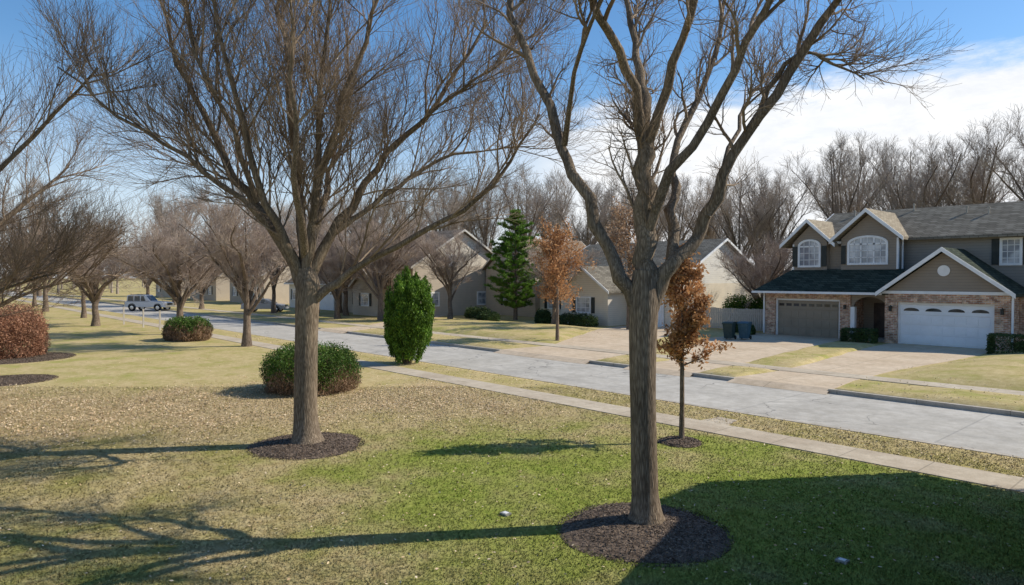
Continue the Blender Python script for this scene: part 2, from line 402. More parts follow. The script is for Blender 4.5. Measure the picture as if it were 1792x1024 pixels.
def dome(pts4, h, nu=24, nv=24):
    P = [Vector((*p, 0)) for p in pts4]; V = []
    for i in range(nu + 1):
        for j in range(nv + 1):
            u, v = i / nu, j / nv
            p = P[0] * (1 - u) * (1 - v) + P[1] * u * (1 - v) + P[2] * u * v + P[3] * (1 - u) * v
            e = (1 - (2 * u - 1) ** 6) * (1 - (2 * v - 1) ** 6)
            z = -.03 + h * min(1, e * 1.3) + .012 * math.sin(p.x * 1.7) * e
            cx = p.x + .08 * math.sin(p.y * 1.9) * (1 - abs(2 * v - 1)); V.append((cx, p.y, z))
    idx = np.arange((nu + 1) * (nv + 1)).reshape(nu + 1, nv + 1)
    F = np.stack([idx[:-1, :-1], idx[1:, :-1], idx[1:, 1:], idx[:-1, 1:]], -1).reshape(-1, 4)
    me = np_mesh('lawn', V, F, LAWN, True); add_mask(me); return obj('lawn', me, kind='structure')
dome([(-15.5, 27.7), (-13.2, 27.7), (-14.6, 41.5), (-17.1, 41.5)], .15)
dome([(-10.0, 27.7), (14, 27.7), (14, 41.6), (-9.2, 41.6)], .32, 60, 24)
dome([(-15.2, 23.6), (-13.5, 23.6), (-13.2, 26.55), (-15.3, 26.55)], .11)
dome([(-9.8, 23.6), (20, 23.6), (20, 26.55), (-10.0, 26.55)], .14, 80, 12)
dome([(-20.5, 23.6), (-18.3, 23.6), (-18.2, 26.55), (-20.9, 26.55)], .11)
dome([(-43, 23.6), (-26.9, 23.6), (-26.6, 26.55), (-43.5, 26.55)], .11, 60, 12)
dome([(-45, 27.75), (-27.0, 27.75), (-33, 39), (-50, 36)], .25, 50, 24)

def orient_quads(C, size, rng, aspect=1.0, flat=0.0, up=None):
    n = len(C)
    a = rng.normal(size=(n, 3))
    if up is not None: a = a * .45 + up
    a[:, 2] *= (1 - flat); a /= np.linalg.norm(a, axis=1)[:, None] + 1e-9
    b = rng.normal(size=(n, 3)); b[:, 2] *= (1 - flat)
    b -= a * (a * b).sum(1)[:, None]; b /= np.linalg.norm(b, axis=1)[:, None] + 1e-9
    s = np.asarray(size).reshape(-1, 1) * np.ones((n, 1))
    a = a * s * aspect; b = b * s
    V = np.stack([C - a, C + b * .55 - a * .1, C + a, C - b * .55 - a * .1], 1).reshape(-1, 3)
    F = np.arange(n * 4).reshape(-1, 4); return V, F
def leaf_mesh(name, C, size, mat, seed=0, **k):
    rng = np.random.default_rng(seed); V, F = orient_quads(np.asarray(C), size, rng, **k)
    return np_mesh(name, V, F, mat)

rng = np.random.default_rng(5)
RINGS = [(-6.2, 8.25, 1.22), (-14.5, 6.85, 1.22), (-9.0, 13.35, .5)]
def free(x, y):
    e = .06 * np.sin(x * 5.3) + .04 * np.sin(x * 13.1)
    ok = ~((y > 14.68 + e) & (y < 15.77 - e)) & ~((y > 17.4) & (y < 23.6))
    for a, b, r in RINGS: ok &= (x - a) ** 2 + (y - b) ** 2 > (r * .95) ** 2
    return ok
n = 340000
q = 7.6 + 16 * rng.random(n) ** 1.6; p = (rng.random(n) * 1.62 - .81) * q
x = .670 * p - .742 * q; y = .742 * p + .670 * q
k = free(x, y) & (y < 17.4); x, y = x[k], y[k]; n = len(x); qd = -.742 * x + .67 * y
h = (.016 + .024 * rng.random(n)); w = .003 + .0026 * qd / 9
a = rng.random(n) * 2 * np.pi; lx = rng.normal(size=n) * .8 * h; ly = rng.normal(size=n) * .8 * h
V = np.stack([np.stack([x - np.cos(a) * w, y - np.sin(a) * w, np.zeros(n)], 1), np.stack([x + np.cos(a) * w, y + np.sin(a) * w, np.zeros(n)], 1), np.stack([x + lx, y + ly, h], 1)], 1).reshape(-1, 3)
me = np_mesh('grass', V, np.arange(3 * n).reshape(-1, 3), BLADE); add_mask(me)
obj('grass', me, kind='stuff')
n = 420000
q = 8 + 24 * rng.random(n); p = (rng.random(n) * 1.7 - .85) * q
x = .670 * p - .742 * q; y = .742 * p + .670 * q
g, l = mask(x, y); cl_ = .5 + .5 * np.sin(x * 1.3 + np.sin(y * 1.1) * 2) * np.sin(y * 1.5 + np.cos(x * .9) * 2)
k = free(x, y) & (y < 17.4) & (rng.random(n) < l * l * (.15 + .5 * cl_) + .011)
x, y = x[k], y[k]; C = np.stack([x, y, .015 + .03 * rng.random(len(x))], 1)
obj('fallen_leaves', leaf_mesh('fallen_leaves', C, .014 + .018 * rng.random(len(x)), LITTER, 3, flat=.75), kind='stuff')
n = 12000
x = -45 + 60 * rng.random(n); y = np.where(rng.random(n) < .3, 15.9 + 1.5 * rng.random(n), 23.6 + 12 * rng.random(n) ** 1.6)
k = free(x, y) & ~((y > 26.5) & (y < 27.7))
for pg in ((-18.6, -15), (-13.6, -9.8), (-27.2, -20.3)): k &= ~((y > 23) & (x > pg[0]) & (x < pg[1]))
x, y = x[k], y[k]; zz = np.where(y > 23, .09, 0) + .02 + .05 * rng.random(len(x))
obj('grass_clippings', leaf_mesh('grass_clippings', np.stack([x, y, zz], 1), .015 + .02 * rng.random(len(x)), LITTER_P, 4, flat=.6), kind='stuff')

def mulch(x, y, r, seed):
    R = random.Random(seed); V = [(0, 0, .09)]; F = []; n = 48; rings = 6
    for j in range(1, rings + 1):
        for i in range(n):
            a = 2 * math.pi * i / n; rr = r * j / rings * (1 + (.05 * math.sin(a * 3 + seed) + R.uniform(-.02, .02)) * (j == rings))
            V.append((rr * math.cos(a), rr * math.sin(a), .085 * (1 - (j / rings) ** 3) + R.uniform(0, .012) - .005 * (j == rings)))
    for i in range(n):
        F.append([0, 1 + i, 1 + (i + 1) % n])
        for j in range(rings - 1):
            a = 1 + j * n + i; b = 1 + j * n + (i + 1) % n; F.append([a, a + n, b + n, b])
    me = bpy.data.meshes.new('mulch_bed'); me.from_pydata(V, [], F); me.materials.append(MULCH)
    o = obj('mulch_bed', me, None, (x, y, .004), kind='structure')
    rg = np.random.default_rng(seed); m = int(4200 * r * r); rr = r * np.sqrt(rg.random(m)) * 1.06; a = rg.random(m) * 2 * np.pi
    C = np.stack([rr * np.cos(a), rr * np.sin(a), .093 * (1 - np.clip(rr / r, 0, 1) ** 3) + .010 * rg.random(m)], 1)
    obj('mulch_chips', leaf_mesh('mulch_chips', C, .009 + .011 * rg.random(m), MCHIP, seed, flat=.65, aspect=1.6), None, (x, y, .004), kind='stuff')
for i, (a, b, r) in enumerate(RINGS): mulch(a, b, r, i + 1)
mulch(-39.3, 4.0, 2.4, 9); mulch(-31.0, 3.0, 1.5, 8)

# ------------------------------------------------------------------ trees
def tube_mesh(name, polys, mat):
    groups = {}
    for P, R, s in polys: groups.setdefault((len(P), s), []).append((P, R))
    Vs, Fs, off = [], [], 0
    for (K, s), L in groups.items():
        P = np.array([[tuple(v) for v in a] for a, _ in L], dtype=np.float64); R = np.array([r for _, r in L])
        T = np.gradient(P, axis=1); T /= np.linalg.norm(T, axis=2)[..., None] + 1e-9
        ref = np.array([.93, .21, .12]); U = np.cross(T, ref); U /= np.linalg.norm(U, axis=2)[..., None] + 1e-9; W = np.cross(T, U)
        ang = np.arange(s) * 2 * np.pi / s
        V = P[:, :, None, :] + R[:, :, None, None] * (np.cos(ang)[None, None, :, None] * U[:, :, None, :] + np.sin(ang)[None, None, :, None] * W[:, :, None, :])
        n = len(L); ix = off + np.arange(n * K * s).reshape(n, K, s); nx_ = np.roll(ix, -1, axis=2)
        F = np.stack([ix[:, :-1], nx_[:, :-1], nx_[:, 1:], ix[:, 1:]], -1).reshape(-1, 4)
        Vs.append(V.reshape(-1, 3)); Fs.append(F); off += n * K * s
    return np_mesh(name, np.concatenate(Vs), np.concatenate(Fs), mat, True)

NSEG = [8, 6, 5, 3, 3]; SIDES = [10, 6, 4, 3, 3]
def perp(d, R):
    v = Vector((R.gauss(0, 1), R.gauss(0, 1), R.gauss(0, 1))); v -= d * v.dot(d)
    return v.normalized() if v.length > 1e-4 else Vector((1, 0, 0))
def children(pts, rads, level, cfg, R, out):
    if level >= cfg['max']: return
    n = cfg['n'][level]; K = len(pts) - 1; t0 = cfg['t0'][level]
    for k in range(n):
        t = t0 + (1 - t0) * (k + R.random()) / n; f = min(t, .999) * K; i = int(f); w = f - i
        p = pts[i].lerp(pts[i + 1], w); tg = (pts[i + 1] - pts[i]).normalized(); r = rads[i] * (1 - w) + rads[i + 1] * w
        a = R.uniform(*cfg['ang'][level]); pv = perp(tg, R)
        if R.random() < .6 and pv.z < 0: pv = -pv
        d = (tg * math.cos(a) + pv * math.sin(a)).normalized()
        L = cfg['len'][level] * R.uniform(.55, 1.15) * (1 - .4 * t)
        grow(p, d, L, min(r * .75, cfg['r'][level] * R.uniform(.7, 1.25)), level + 1, cfg, R, out)
def grow(p, d, L, r, level, cfg, R, out):
    ns = NSEG[level]; pts = [p.copy()]; rads = [r]; st = L / ns; wv = cfg['wander']
    for i in range(ns):
        d = (d + Vector((R.gauss(0, wv), R.gauss(0, wv), R.gauss(0, wv))) + Vector((0, 0, cfg['up'][level]))).normalized()
        p = p + d * st; pts.append(p.copy()); rads.append(max(cfg['rmin'], r * (1 - .72 * (i + 1) / ns)))
    out.append((pts, rads, level)); children(pts, rads, level, cfg, R, out)
def crspline(P, m=3):
    P = [Vector(p) for p in P]; Q = [P[0] * 2 - P[1]] + P + [P[-1] * 2 - P[-2]]; out = []
    for i in range(1, len(Q) - 2):
        for k in range(m):
            t = k / m; a, b, c, d = Q[i - 1:i + 3]
            out.append(.5 * ((2 * b) + (c - a) * t + (2 * a - 5 * b + 4 * c - d) * t * t + (3 * b - a - 3 * c + d) * t ** 3))
    out.append(P[-1]); return out
def build_tree(name, loc, rot, trunk_pts, trunk_r, limbs, cfg, seed, label, cat='tree', bark=BARK, twig=TWIG, group=None, scale=1.0, wob=.02):
    R = random.Random(seed); out = []
    T = thing(name, loc, label, cat, group, rot); T.scale = (scale,) * 3
    tp = []
    for P, ra, rb in limbs:
        pts = crspline(P)
        pts = [p + Vector((R.gauss(0, wob), R.gauss(0, wob), 0)) * (1 if i > 2 else 0) for i, p in enumerate(pts)]
        rads = [(ra + (rb - ra) * (i / (len(pts) - 1)) ** .8) * R.uniform(.93, 1.08) for i in range(len(pts))]
        tp.append((pts, rads, 9)); children(pts, rads, 0, cfg, R, out)
    tt = crspline(trunk_pts, 4); rr = np.interp(np.linspace(0, 1, len(tt)), np.linspace(0, 1, len(trunk_r)), trunk_r)
    tp.append((tt, list(rr), 16))
    obj('trunk', tube_mesh('trunk', tp, bark), T)
    obj('crown', tube_mesh('crown', [(a, b, SIDES[l]) for a, b, l in out], twig), T)
    return T
def random_limbs(R, h0, H, n, spread, r):
    L = []
    for i in range(n):
        a = 2 * math.pi * i / n + R.uniform(-.4, .4); z0 = h0 + (H - h0) * .32 * (i / n) * R.uniform(.6, 1.3)
        s = spread * R.uniform(.55, 1.05); top = H * R.uniform(.72, 1.0)
        if i == 0: s *= .2; top = H
        P = [(0, 0, z0)]
        for f in (.25, .5, .75, 1):
            P.append((math.cos(a + R.uniform(-.15, .15)) * s * f ** 1.15, math.sin(a + R.uniform(-.15, .15)) * s * f ** 1.15, z0 + (top - z0) * f ** .9))
        L.append((P, r * R.uniform(.5, .7), r * .1))
    return L

CF_BIG = dict(max=3, n=[17, 10, 8], t0=[.22, .15, .1], ang=[(.4, .95), (.4, .9), (.3, .9)], len=[2.3, 1.15, .6], r=[.035, .013, .006], up=[.03, .07, .05, .04], wander=.13, rmin=.0028)
near_limbs = [
 ([(-.05, 0, 3.15), (-.25, .0, 3.6), (-.61, .1, 4.25), (-1.06, .4, 5.4), (-1.32, .7, 6.15), (-1.74, 1.1, 7.6), (-2.2, 1.4, 8.6), (-2.7, 1.7, 9.8), (-3.0, 2, 11)], .13, .04),
 ([(-.02, 0, 3.2), (0, .02, 3.8), (.02, .05, 4.6), (-.03, .05, 5.4), (-.06, .05, 6.1)], .18, .13),
 ([(-.06, .05, 5.9), (-.24, -.2, 6.6), (-.70, -.6, 7.3), (-1.08, -1.0, 7.9), (-1.5, -1.4, 9.4), (-1.6, -1.6, 11)], .09, .025),
 ([(-.04, .05, 5.9), (.06, .4, 6.6), (.06, .9, 7.4), (-.09, 1.3, 8.4), (-.15, 1.6, 9.6), (-.2, 1.8, 11.5)], .10, .025),
 ([(-.02, .05, 5.7), (.17, -.2, 6.3), (.42, -.6, 7.2), (.6, -1.0, 8.1), (.9, -1.4, 10), (1, -1.6, 11.5)], .09, .025),
 ([(.03, 0, 3.25), (.3, 0, 3.85), (.64, .0, 4.25), (.96, -.1, 4.72), (1.22, -.3, 5.6), (1.72, -.6, 6.4), (2.2, -.9, 7.3), (2.6, -1.2, 8.0), (3.1, -1.5, 9.4)], .14, .035),
 ([(.4, 0, 4.0), (.53, .4, 4.85), (.6, .9, 5.5), (.98, 1.4, 6.5), (1.6, 1.9, 7.8), (1.9, 2.3, 8.8), (2.2, 2.6, 10)], .10, .025),
 ([(.03, 0, 4.5), (.3, -.4, 5.35), (.86, -.9, 6.3), (1.25, -1.4, 7.2), (1.5, -1.8, 7.9), (1.8, -2.2, 9.4)], .09, .025),
 ([(1.5, -.45, 6.0), (1.72, -.55, 6.7), (2.1, -.6, 6.98), (2.5, -.6, 6.85), (2.9, -.6, 6.6)], .05, .012),
 ([(-1.2, .5, 5.9), (-1.1, -.3, 6.8), (-.8, -1.2, 7.6), (-.6, -2.0, 8.8)], .05, .015),
 ([(0, .05, 4.9), (.2, .9, 6), (.25, 1.9, 7.2), (.3, 2.8, 9)], .08, .02),
 ([(.9, -.1, 4.7), (1.5, .7, 5.9), (2.0, 1.4, 6.8), (2.5, 1.9, 7.4), (3.0, 2.3, 7.6)], .05, .012),
]
cfn = dict(CF_BIG); cfn['n'] = [11, 8, 7]; cfn['len'] = [1.55, .9, .5]; cfn['t0'] = [.40, .15, .1]; cfn['up'] = [.04, .04, .02, .01]; cfn['wander'] = .19; cfn['r'] = [.03, .010, .0045]; cfn['rmin'] = .0020; cfn['ang'] = [(.4, .95), (.4, .95), (.3, .9)]
build_tree('bare_tree', (-6.35, 8.48, 0), RX, [(.03, 0, -.05), (.02, 0, .25), (0, 0, .6), (-.02, 0, 1.4), (-.04, 0, 2.4), (-.03, 0, 3.3), (-.01, 0, 3.9)],
           [.35, .24, .205, .2, .192, .205, .225, .18], near_limbs, cfn, 11, 'tall bare tree with forked grey-brown trunk in round mulch bed', wob=.042)
left_limbs = [
 ([(0, 0, 3.4), (-.3, 0, 4.05), (-1.1, .1, 5.4), (-1.74, .15, 6.3), (-2.4, .2, 7.6), (-2.9, .2, 8.6), (-3.4, .3, 10.3)], .16, .03),
 ([(-.05, 0, 3.6), (-.3, -.2, 4.5), (-.7, -.5, 5.4), (-1.1, -.8, 7.1), (-1.35, -1, 8.5), (-1.7, -1.2, 10.3)], .12, .03),
 ([(0, 0, 3.6), (-.1, .2, 4.9), (-.32, .4, 6.4), (-.45, .5, 8.1), (-.7, .6, 10), (-.8, .7, 12)], .15, .03),
 ([(0, 0, 3.6), (.1, -.1, 4.5), (.32, -.3, 5.5), (.84, -.5, 7.1), (1.5, -.7, 8.8), (2.1, -.9, 10.5)], .14, .03),
 ([(0, 0, 3.5), (.34, .1, 4.4), (.97, .3, 5.4), (1.5, .5, 6.3), (2.5, .8, 7.5), (3.4, 1, 8.8), (4, 1.2, 10)], .15, .03),
 ([(.1, 0, 3.2), (.5, 0, 3.55), (1.1, -.1, 3.95), (2.6, -.3, 4.75), (3.9, -.5, 5.5), (4.6, -.6, 6.3), (5.25, -.7, 7.3)], .12, .02),
 ([(.6, .15, 4.8), (1.2, .4, 5.3), (1.9, .7, 5.9), (2.9, 1, 6.6), (4.2, 1.2, 6.9), (5.2, 1.4, 7)], .08, .015),
 ([(-.5, 0, 4.6), (-1.3, -.3, 5.5), (-2.4, -.6, 6.4), (-3.6, -.9, 7.2), (-4.8, -1, 8.2)], .09, .015),
 ([(-.9, .1, 5.2), (-1.7, .8, 5.9), (-2.8, 1.4, 6.4), (-4, 2, 6.8)], .06, .012),
 ([(0, 0, 4.2), (.1, 1, 5.4), (.2, 1.9, 7), (.5, 2.5, 9)], .11, .02),
 ([(0, 0, 4.2), (.2, -1, 5.4), (.4, -1.9, 7), (.5, -2.6, 9)], .11, .02),
 ([(.3, -.3, 5.4), (.5, -.5, 7), (.6, -.6, 9), (.8, -.6, 11)], .09, .02),
 ([(-1.1, .1, 5.5), (-1.5, -.4, 7), (-2.1, -.6, 8.6), (-2.5, -.7, 10.4)], .08, .02),
 ([(1.9, .6, 6.8), (3.0, .2, 7.7), (4.2, -.2, 8.4), (5.2, -.4, 8.8)], .05, .012),
]
cfl = dict(CF_BIG); cfl['n'] = [17, 10, 9]; cfl['len'] = [3.0, 1.6, .9]; cfl['up'] = [.03, .035, .02, .0]; cfl['r'] = [.024, .009, .0045]; cfl['rmin'] = .0024; cfl['wander'] = .12; cfl['ang'] = [(.3, .85), (.3, .8), (.3, .8)]
LT = build_tree('bare_tree', (-14.55, 6.87, 0), RX, [(.02, 0, -.05), (0, 0, .3), (-.02, 0, .8), (0, 0, 2), (.03, 0, 3), (.05, 0, 3.6), (.0, 0, 4.0)],
           [.46, .31, .265, .255, .25, .265, .27, .19], left_limbs, cfl, 7, 'wide-crowned bare tree with dense fine brown twigs in mulch bed', wob=.05)
R0 = random.Random(4)
cfo = dict(cfl); cfo['n'] = [17, 10, 9]; cfo['up'] = [.02, .02, .0, -.01]; cfo['r'] = [.022, .009, .0045]
wl = random_limbs(R0, 1.6, 9.0, 9, 5.0, .24)
for a in (.4, 1.2, 2.0, 2.9, 3.8, 4.7, 5.6):
    c_, s_ = math.cos(a), math.sin(a); wl.append(([(0, 0, 1.7), (c_ * 1.4, s_ * 1.4, 2.7), (c_ * 2.9, s_ * 2.9, 3.5), (c_ * 4.3, s_ * 4.3, 3.9)], .08, .015))
build_tree('bare_tree', (-21.5, -.1, 0), .3, [(0, 0, -.05), (0, 0, 1), (0, 0, 2.2), (0, 0, 3)], [.38, .27, .26, .22], wl, cfo, 21, 'spreading bare tree with low arching branches on the lawn')

def variant(name, seed, H, h0, spread, r, nl, n, lens, rr, twig, bark, label, loc, group, rot=0, scale=1, mx=3, up=(.03, .05, .03, .02), rmin=.006):
    R = random.Random(seed)
    cfg = dict(max=mx, n=n, t0=[.15, .12, .1], ang=[(.4, 1.0), (.4, 1.0), (.3, .9)], len=lens, r=rr, up=list(up), wander=.15, rmin=rmin)
    return build_tree(name, loc, rot, [(0, 0, -.1), (.04, 0, h0 * .5), (0, .03, h0), (0, 0, h0 + H * .25)], [r * 1.5, r, r * .9, r * .5], random_limbs(R, h0 * .9, H, nl, spread, r), cfg, seed, label, bark=bark, twig=twig, group=group, scale=scale)
def copy_thing(src, loc, rot=0, scale=1.0, label=None, flat=1.0):
    o = src.copy(); COL.objects.link(o); o.location = loc; o.rotation_euler[2] = rot; o.scale = (scale, scale, scale * flat)
    if label: o['label'] = label
    for c in list(src.children):
        k = c.copy(); COL.objects.link(k); k.parent = o
    return o
GO = 'small ornamental bare trees along the street'
lab_o = 'small bare ornamental tree with dense reddish twigs by the sidewalk'
o1 = variant('bare_tree', 31, 7.0, 1.5, 3.6, .2, 10, [13, 9, 7], [2.0, 1.1, .6], [.026, .010, .007], TWIG_RED, BARK2, lab_o, (-37.6, 14.3, 0), GO, up=(.0, .02, .0, 0), scale=1.05)
o2 = variant('bare_tree', 32, 6.6, 1.3, 4.2, .21, 11, [13, 9, 7], [2.1, 1.2, .65], [.026, .010, .007], TWIG_RED, BARK2, lab_o, (-48.5, 14.0, 0), GO, up=(-.01, .0, .0, 0), scale=1.1)
R1 = random.Random(77)
for (x, y, s) in [(-61, 11.5, 1.15), (-74, 13.0, .95), (-90, 12.2, 1.25), (-108, 13.5, 1.1), (-63, 1, 1.3), (-78, -4, 1.45), (-98, 1, 1.35), (-85, 27, 1.15), (-99, 28, 1.2), (-116, 29, 1.3), (-70, 29.5, 1.1), (-61, 33, 1.15), (-125, 4, 1.5), (-55, -7, 1.3), (-70, -14, 1.5), (-66, 35, 1.1), (-54.5, 34, 1.05)]:
    copy_thing(R1.choice((o1, o2)), (x, y, 0), R1.uniform(0, 6), s, flat=R1.uniform(.85, 1.15))
copy_thing(o1, (-48.6, 36.5, 0), 1.3, 1.0, 'small bare multi-stem tree on the far lawn beside a house')
copy_thing(o2, (-25.5, 48.5, 0), 2.3, .95, 'small bare tree behind the grey fence')
copy_thing(o2, (-57, 30, 0), 4.3, 1.1, 'small bare tree on the far lawn')
copy_thing(o1, (-52.0, 31.5, 0), 3.3, 1.15, 'small bare tree on the far lawn')
copy_thing(o1, (-37.0, 37.8, 0), 5.3, .8, 'small bare tree on the far lawn')
GT = 'tall bare trees behind the houses'; lab_t = 'tall bare deciduous tree behind the houses'
FN3 = [11, 9, 6]
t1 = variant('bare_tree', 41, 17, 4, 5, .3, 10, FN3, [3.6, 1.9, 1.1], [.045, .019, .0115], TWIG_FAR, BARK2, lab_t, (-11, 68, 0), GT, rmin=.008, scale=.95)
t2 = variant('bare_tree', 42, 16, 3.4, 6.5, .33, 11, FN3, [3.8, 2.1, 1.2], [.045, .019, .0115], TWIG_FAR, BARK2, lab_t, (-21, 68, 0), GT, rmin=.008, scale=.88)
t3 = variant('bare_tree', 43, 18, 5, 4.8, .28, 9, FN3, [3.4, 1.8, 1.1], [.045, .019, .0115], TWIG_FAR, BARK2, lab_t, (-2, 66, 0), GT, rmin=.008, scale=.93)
tall = [(5, 68, 1.0), (-6, 72, .98), (-16, 70, .88), (-28, 68, .86), (-35, 72, .88), (-41, 70, .88), (-48, 72, .9), (-55, 74, .92), (-61, 70, .95), (-68, 70, 1.0),
        (-78, 66, 1.0), (-86, 66, 1.05), (-95, 62, 1.05), (-105, 60, 1.1), (-115, 56, 1.1), (-128, 54, 1.15), (-140, 50, 1.15), (-90, 54, .95),
        (-150, 42, 1.2), (-160, 30, 1.1), (-170, 22, 1.2), (-145, 3, 1.0), (-125, -9, .95), (-108, -16, .95), (-92, -24, .9), (-160, 6, 1.1), (-140, -6, 1),
        (-72, 54, .9), (-104, 42, .85), (-120, 34, .85), (-66, 33, .7), (-59, 55, .9), (-12, 80, .98), (-25, 80, .95), (-33, 82, .95), (-44, 82, .98), (-52, 84, 1.0), (-66, 82, 1.05), (0, 80, 1.0), (-20, 75, .85)]
for x, y, s in tall: copy_thing(R1.choice((t1, t2, t3)), (x + R1.uniform(-1.5, 1.5), y, 0), R1.uniform(0, 6), s * R1.uniform(.9, 1.06))
Rw = random.Random(9); wp = []
cfw = dict(max=2, n=[9, 7], t0=[.1, .1], ang=[(.4, 1.1), (.4, 1.1)], len=[4.0, 2.2], r=[.06, .03], up=[.03, .05, .03], wander=.15, rmin=.018)
for i in range(210):
    if i % 5 < 2: x = -240 + 270 * Rw.random(); y = Rw.uniform(90, 130); H = Rw.uniform(9, 13)
    else: x = Rw.uniform(-310, -165); y = Rw.uniform(-160, 110); H = Rw.uniform(11, 17)
    out = []
    for P, a, b in random_limbs(Rw, 2, H, 5, 4.5, .26):
        pts = [Vector(v) + Vector((x, y, 0)) for v in P]; rads = list(np.linspace(a, b + .03, len(pts))); wp.append((pts, rads, 3)); children(pts, rads, 0, cfw, Rw, out)
    wp.append(([Vector((x, y, -.2)), Vector((x, y, 2)), Vector((x, y, H * .6))], [.35, .26, .12], 4))
    wp += [(a, b, 3) for a, b, l in out]
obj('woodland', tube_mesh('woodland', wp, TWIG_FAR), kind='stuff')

def leaf_tree(loc, H, zc0, rad, n, lsz, tr, seed, label, group=None, mat=None, nb=26, j=.07, up=.02):
    R = random.Random(seed); T = thing('oak_tree', loc, label, 'tree', group)
    out = []; cfg = dict(max=3, n=[nb, 6, 4], t0=[.02, .15, .1], ang=[(.7, 1.2), (.4, .9), (.4, .9)], len=[rad * 1.05, rad * .45, rad * .22], r=[tr * .35, tr * .18, tr * .1], up=[up, up, .02, 0], wander=.12, rmin=.004)
    pts = [Vector((0, 0, zc0 + (H - zc0) * f)) for f in (0, .2, .4, .6, .8, .97)]
    children(pts, list(np.linspace(tr * .9, tr * .15, 6)), 0, cfg, R, out)
    obj('trunk', tube_mesh('trunk', [([Vector((0, 0, -.05)), Vector((.01, .0, zc0 * .5)), Vector((0, .01, zc0)), Vector((0, 0, H * .95))], [tr * 1.25, tr, tr * .9, tr * .2], 10)] + [(a, b, 4) for a, b, l in out], BARK2), T)
    tips = np.array([tuple(p) for a, b, l in out if l >= 2 for p in a[1:]])
    rg = np.random.default_rng(seed); C = tips[rg.integers(0, len(tips), n)] + rg.normal(size=(n, 3)) * rad * j
    obj('crown', leaf_mesh('crown', C, lsz * (.6 + .7 * rg.random(n)), mat or LEAF_OAK, seed, aspect=1.1), T)
    return T
leaf_tree((-9.0, 13.4, 0), 3.9, 1.55, .82, 7000, .046, .055, 3, 'young oak sapling holding copper-brown leaves in a small mulch ring', nb=34, j=.08, up=.05)
leaf_tree((-28.2, 29.1, 0), 5.7, 1.7, 2.1, 8500, .065, .10, 4, 'small oak with sparse rusty leaves on the lawn by the driveway', j=.08, up=.05)
leaf_tree((-31.0, 39.4, 0), 8.2, 3.0, 2.6, 3800, .09, .14, 5, 'larger oak keeping light brown winter leaves before a house', mat=LEAF_OAK2)

def pine(loc, H, rad, seed):
    R = random.Random(seed); T = thing('pine_tree', loc, 'dense bright green pine with irregular layered boughs on the lawn', 'tree')
    br = [([Vector((0, 0, -.1)), Vector((.05, 0, H * .4)), Vector((0, 0, H * .97))], [.2, .14, .03], 8)]; C = []; U = []
    tiers = 17
    for ti in range(tiers):
        f = ti / (tiers - 1); z0 = H * (.11 + .86 * f); prof = float(np.interp(f, [0, .12, .35, .65, .88, 1], [.55, .95, 1.0, .76, .38, .08])) * R.uniform(.84, 1.1)
        nb_ = 10 if f < .75 else 6; a0 = R.uniform(0, 6.28)
        for bnum in range(nb_):
            a = a0 + 6.283 * bnum / nb_ + R.uniform(-.25, .25); L = rad * prof * R.uniform(.72, 1.15); z = z0 + R.uniform(-.08, .08)
            d = Vector((math.cos(a), math.sin(a), R.uniform(.02, .25))); pts = [Vector((0, 0, z)) + d * L * k / 4 + Vector((0, 0, .20 * L * (k / 4) ** 2)) for k in range(5)]
            br.append((pts, list(np.linspace(.04, .01, 5)), 4))
            for k in range(7):
                q = R.uniform(.3, 1.03); p = pts[0].lerp(pts[-1], q) + Vector((R.gauss(0, .14), R.gauss(0, .14), R.gauss(0, .03)))
                for m in range(40):
                    v = Vector((R.gauss(0, 1), R.gauss(0, 1), R.gauss(.4, .5))).normalized() * R.uniform(.02, .22)
                    C.append(tuple(p + v)); U.append(tuple(v * 8 + d * .5 + Vector((0, 0, .5))))
    obj('trunk', tube_mesh('trunk', br, BARK2), T)
    obj('crown', leaf_mesh('crown', np.array(C), .045, NEEDLE, seed, up=np.array(U), aspect=3.0), T)
pine((-44.7, 40.8, 0), 9.8, 2.6, 6)

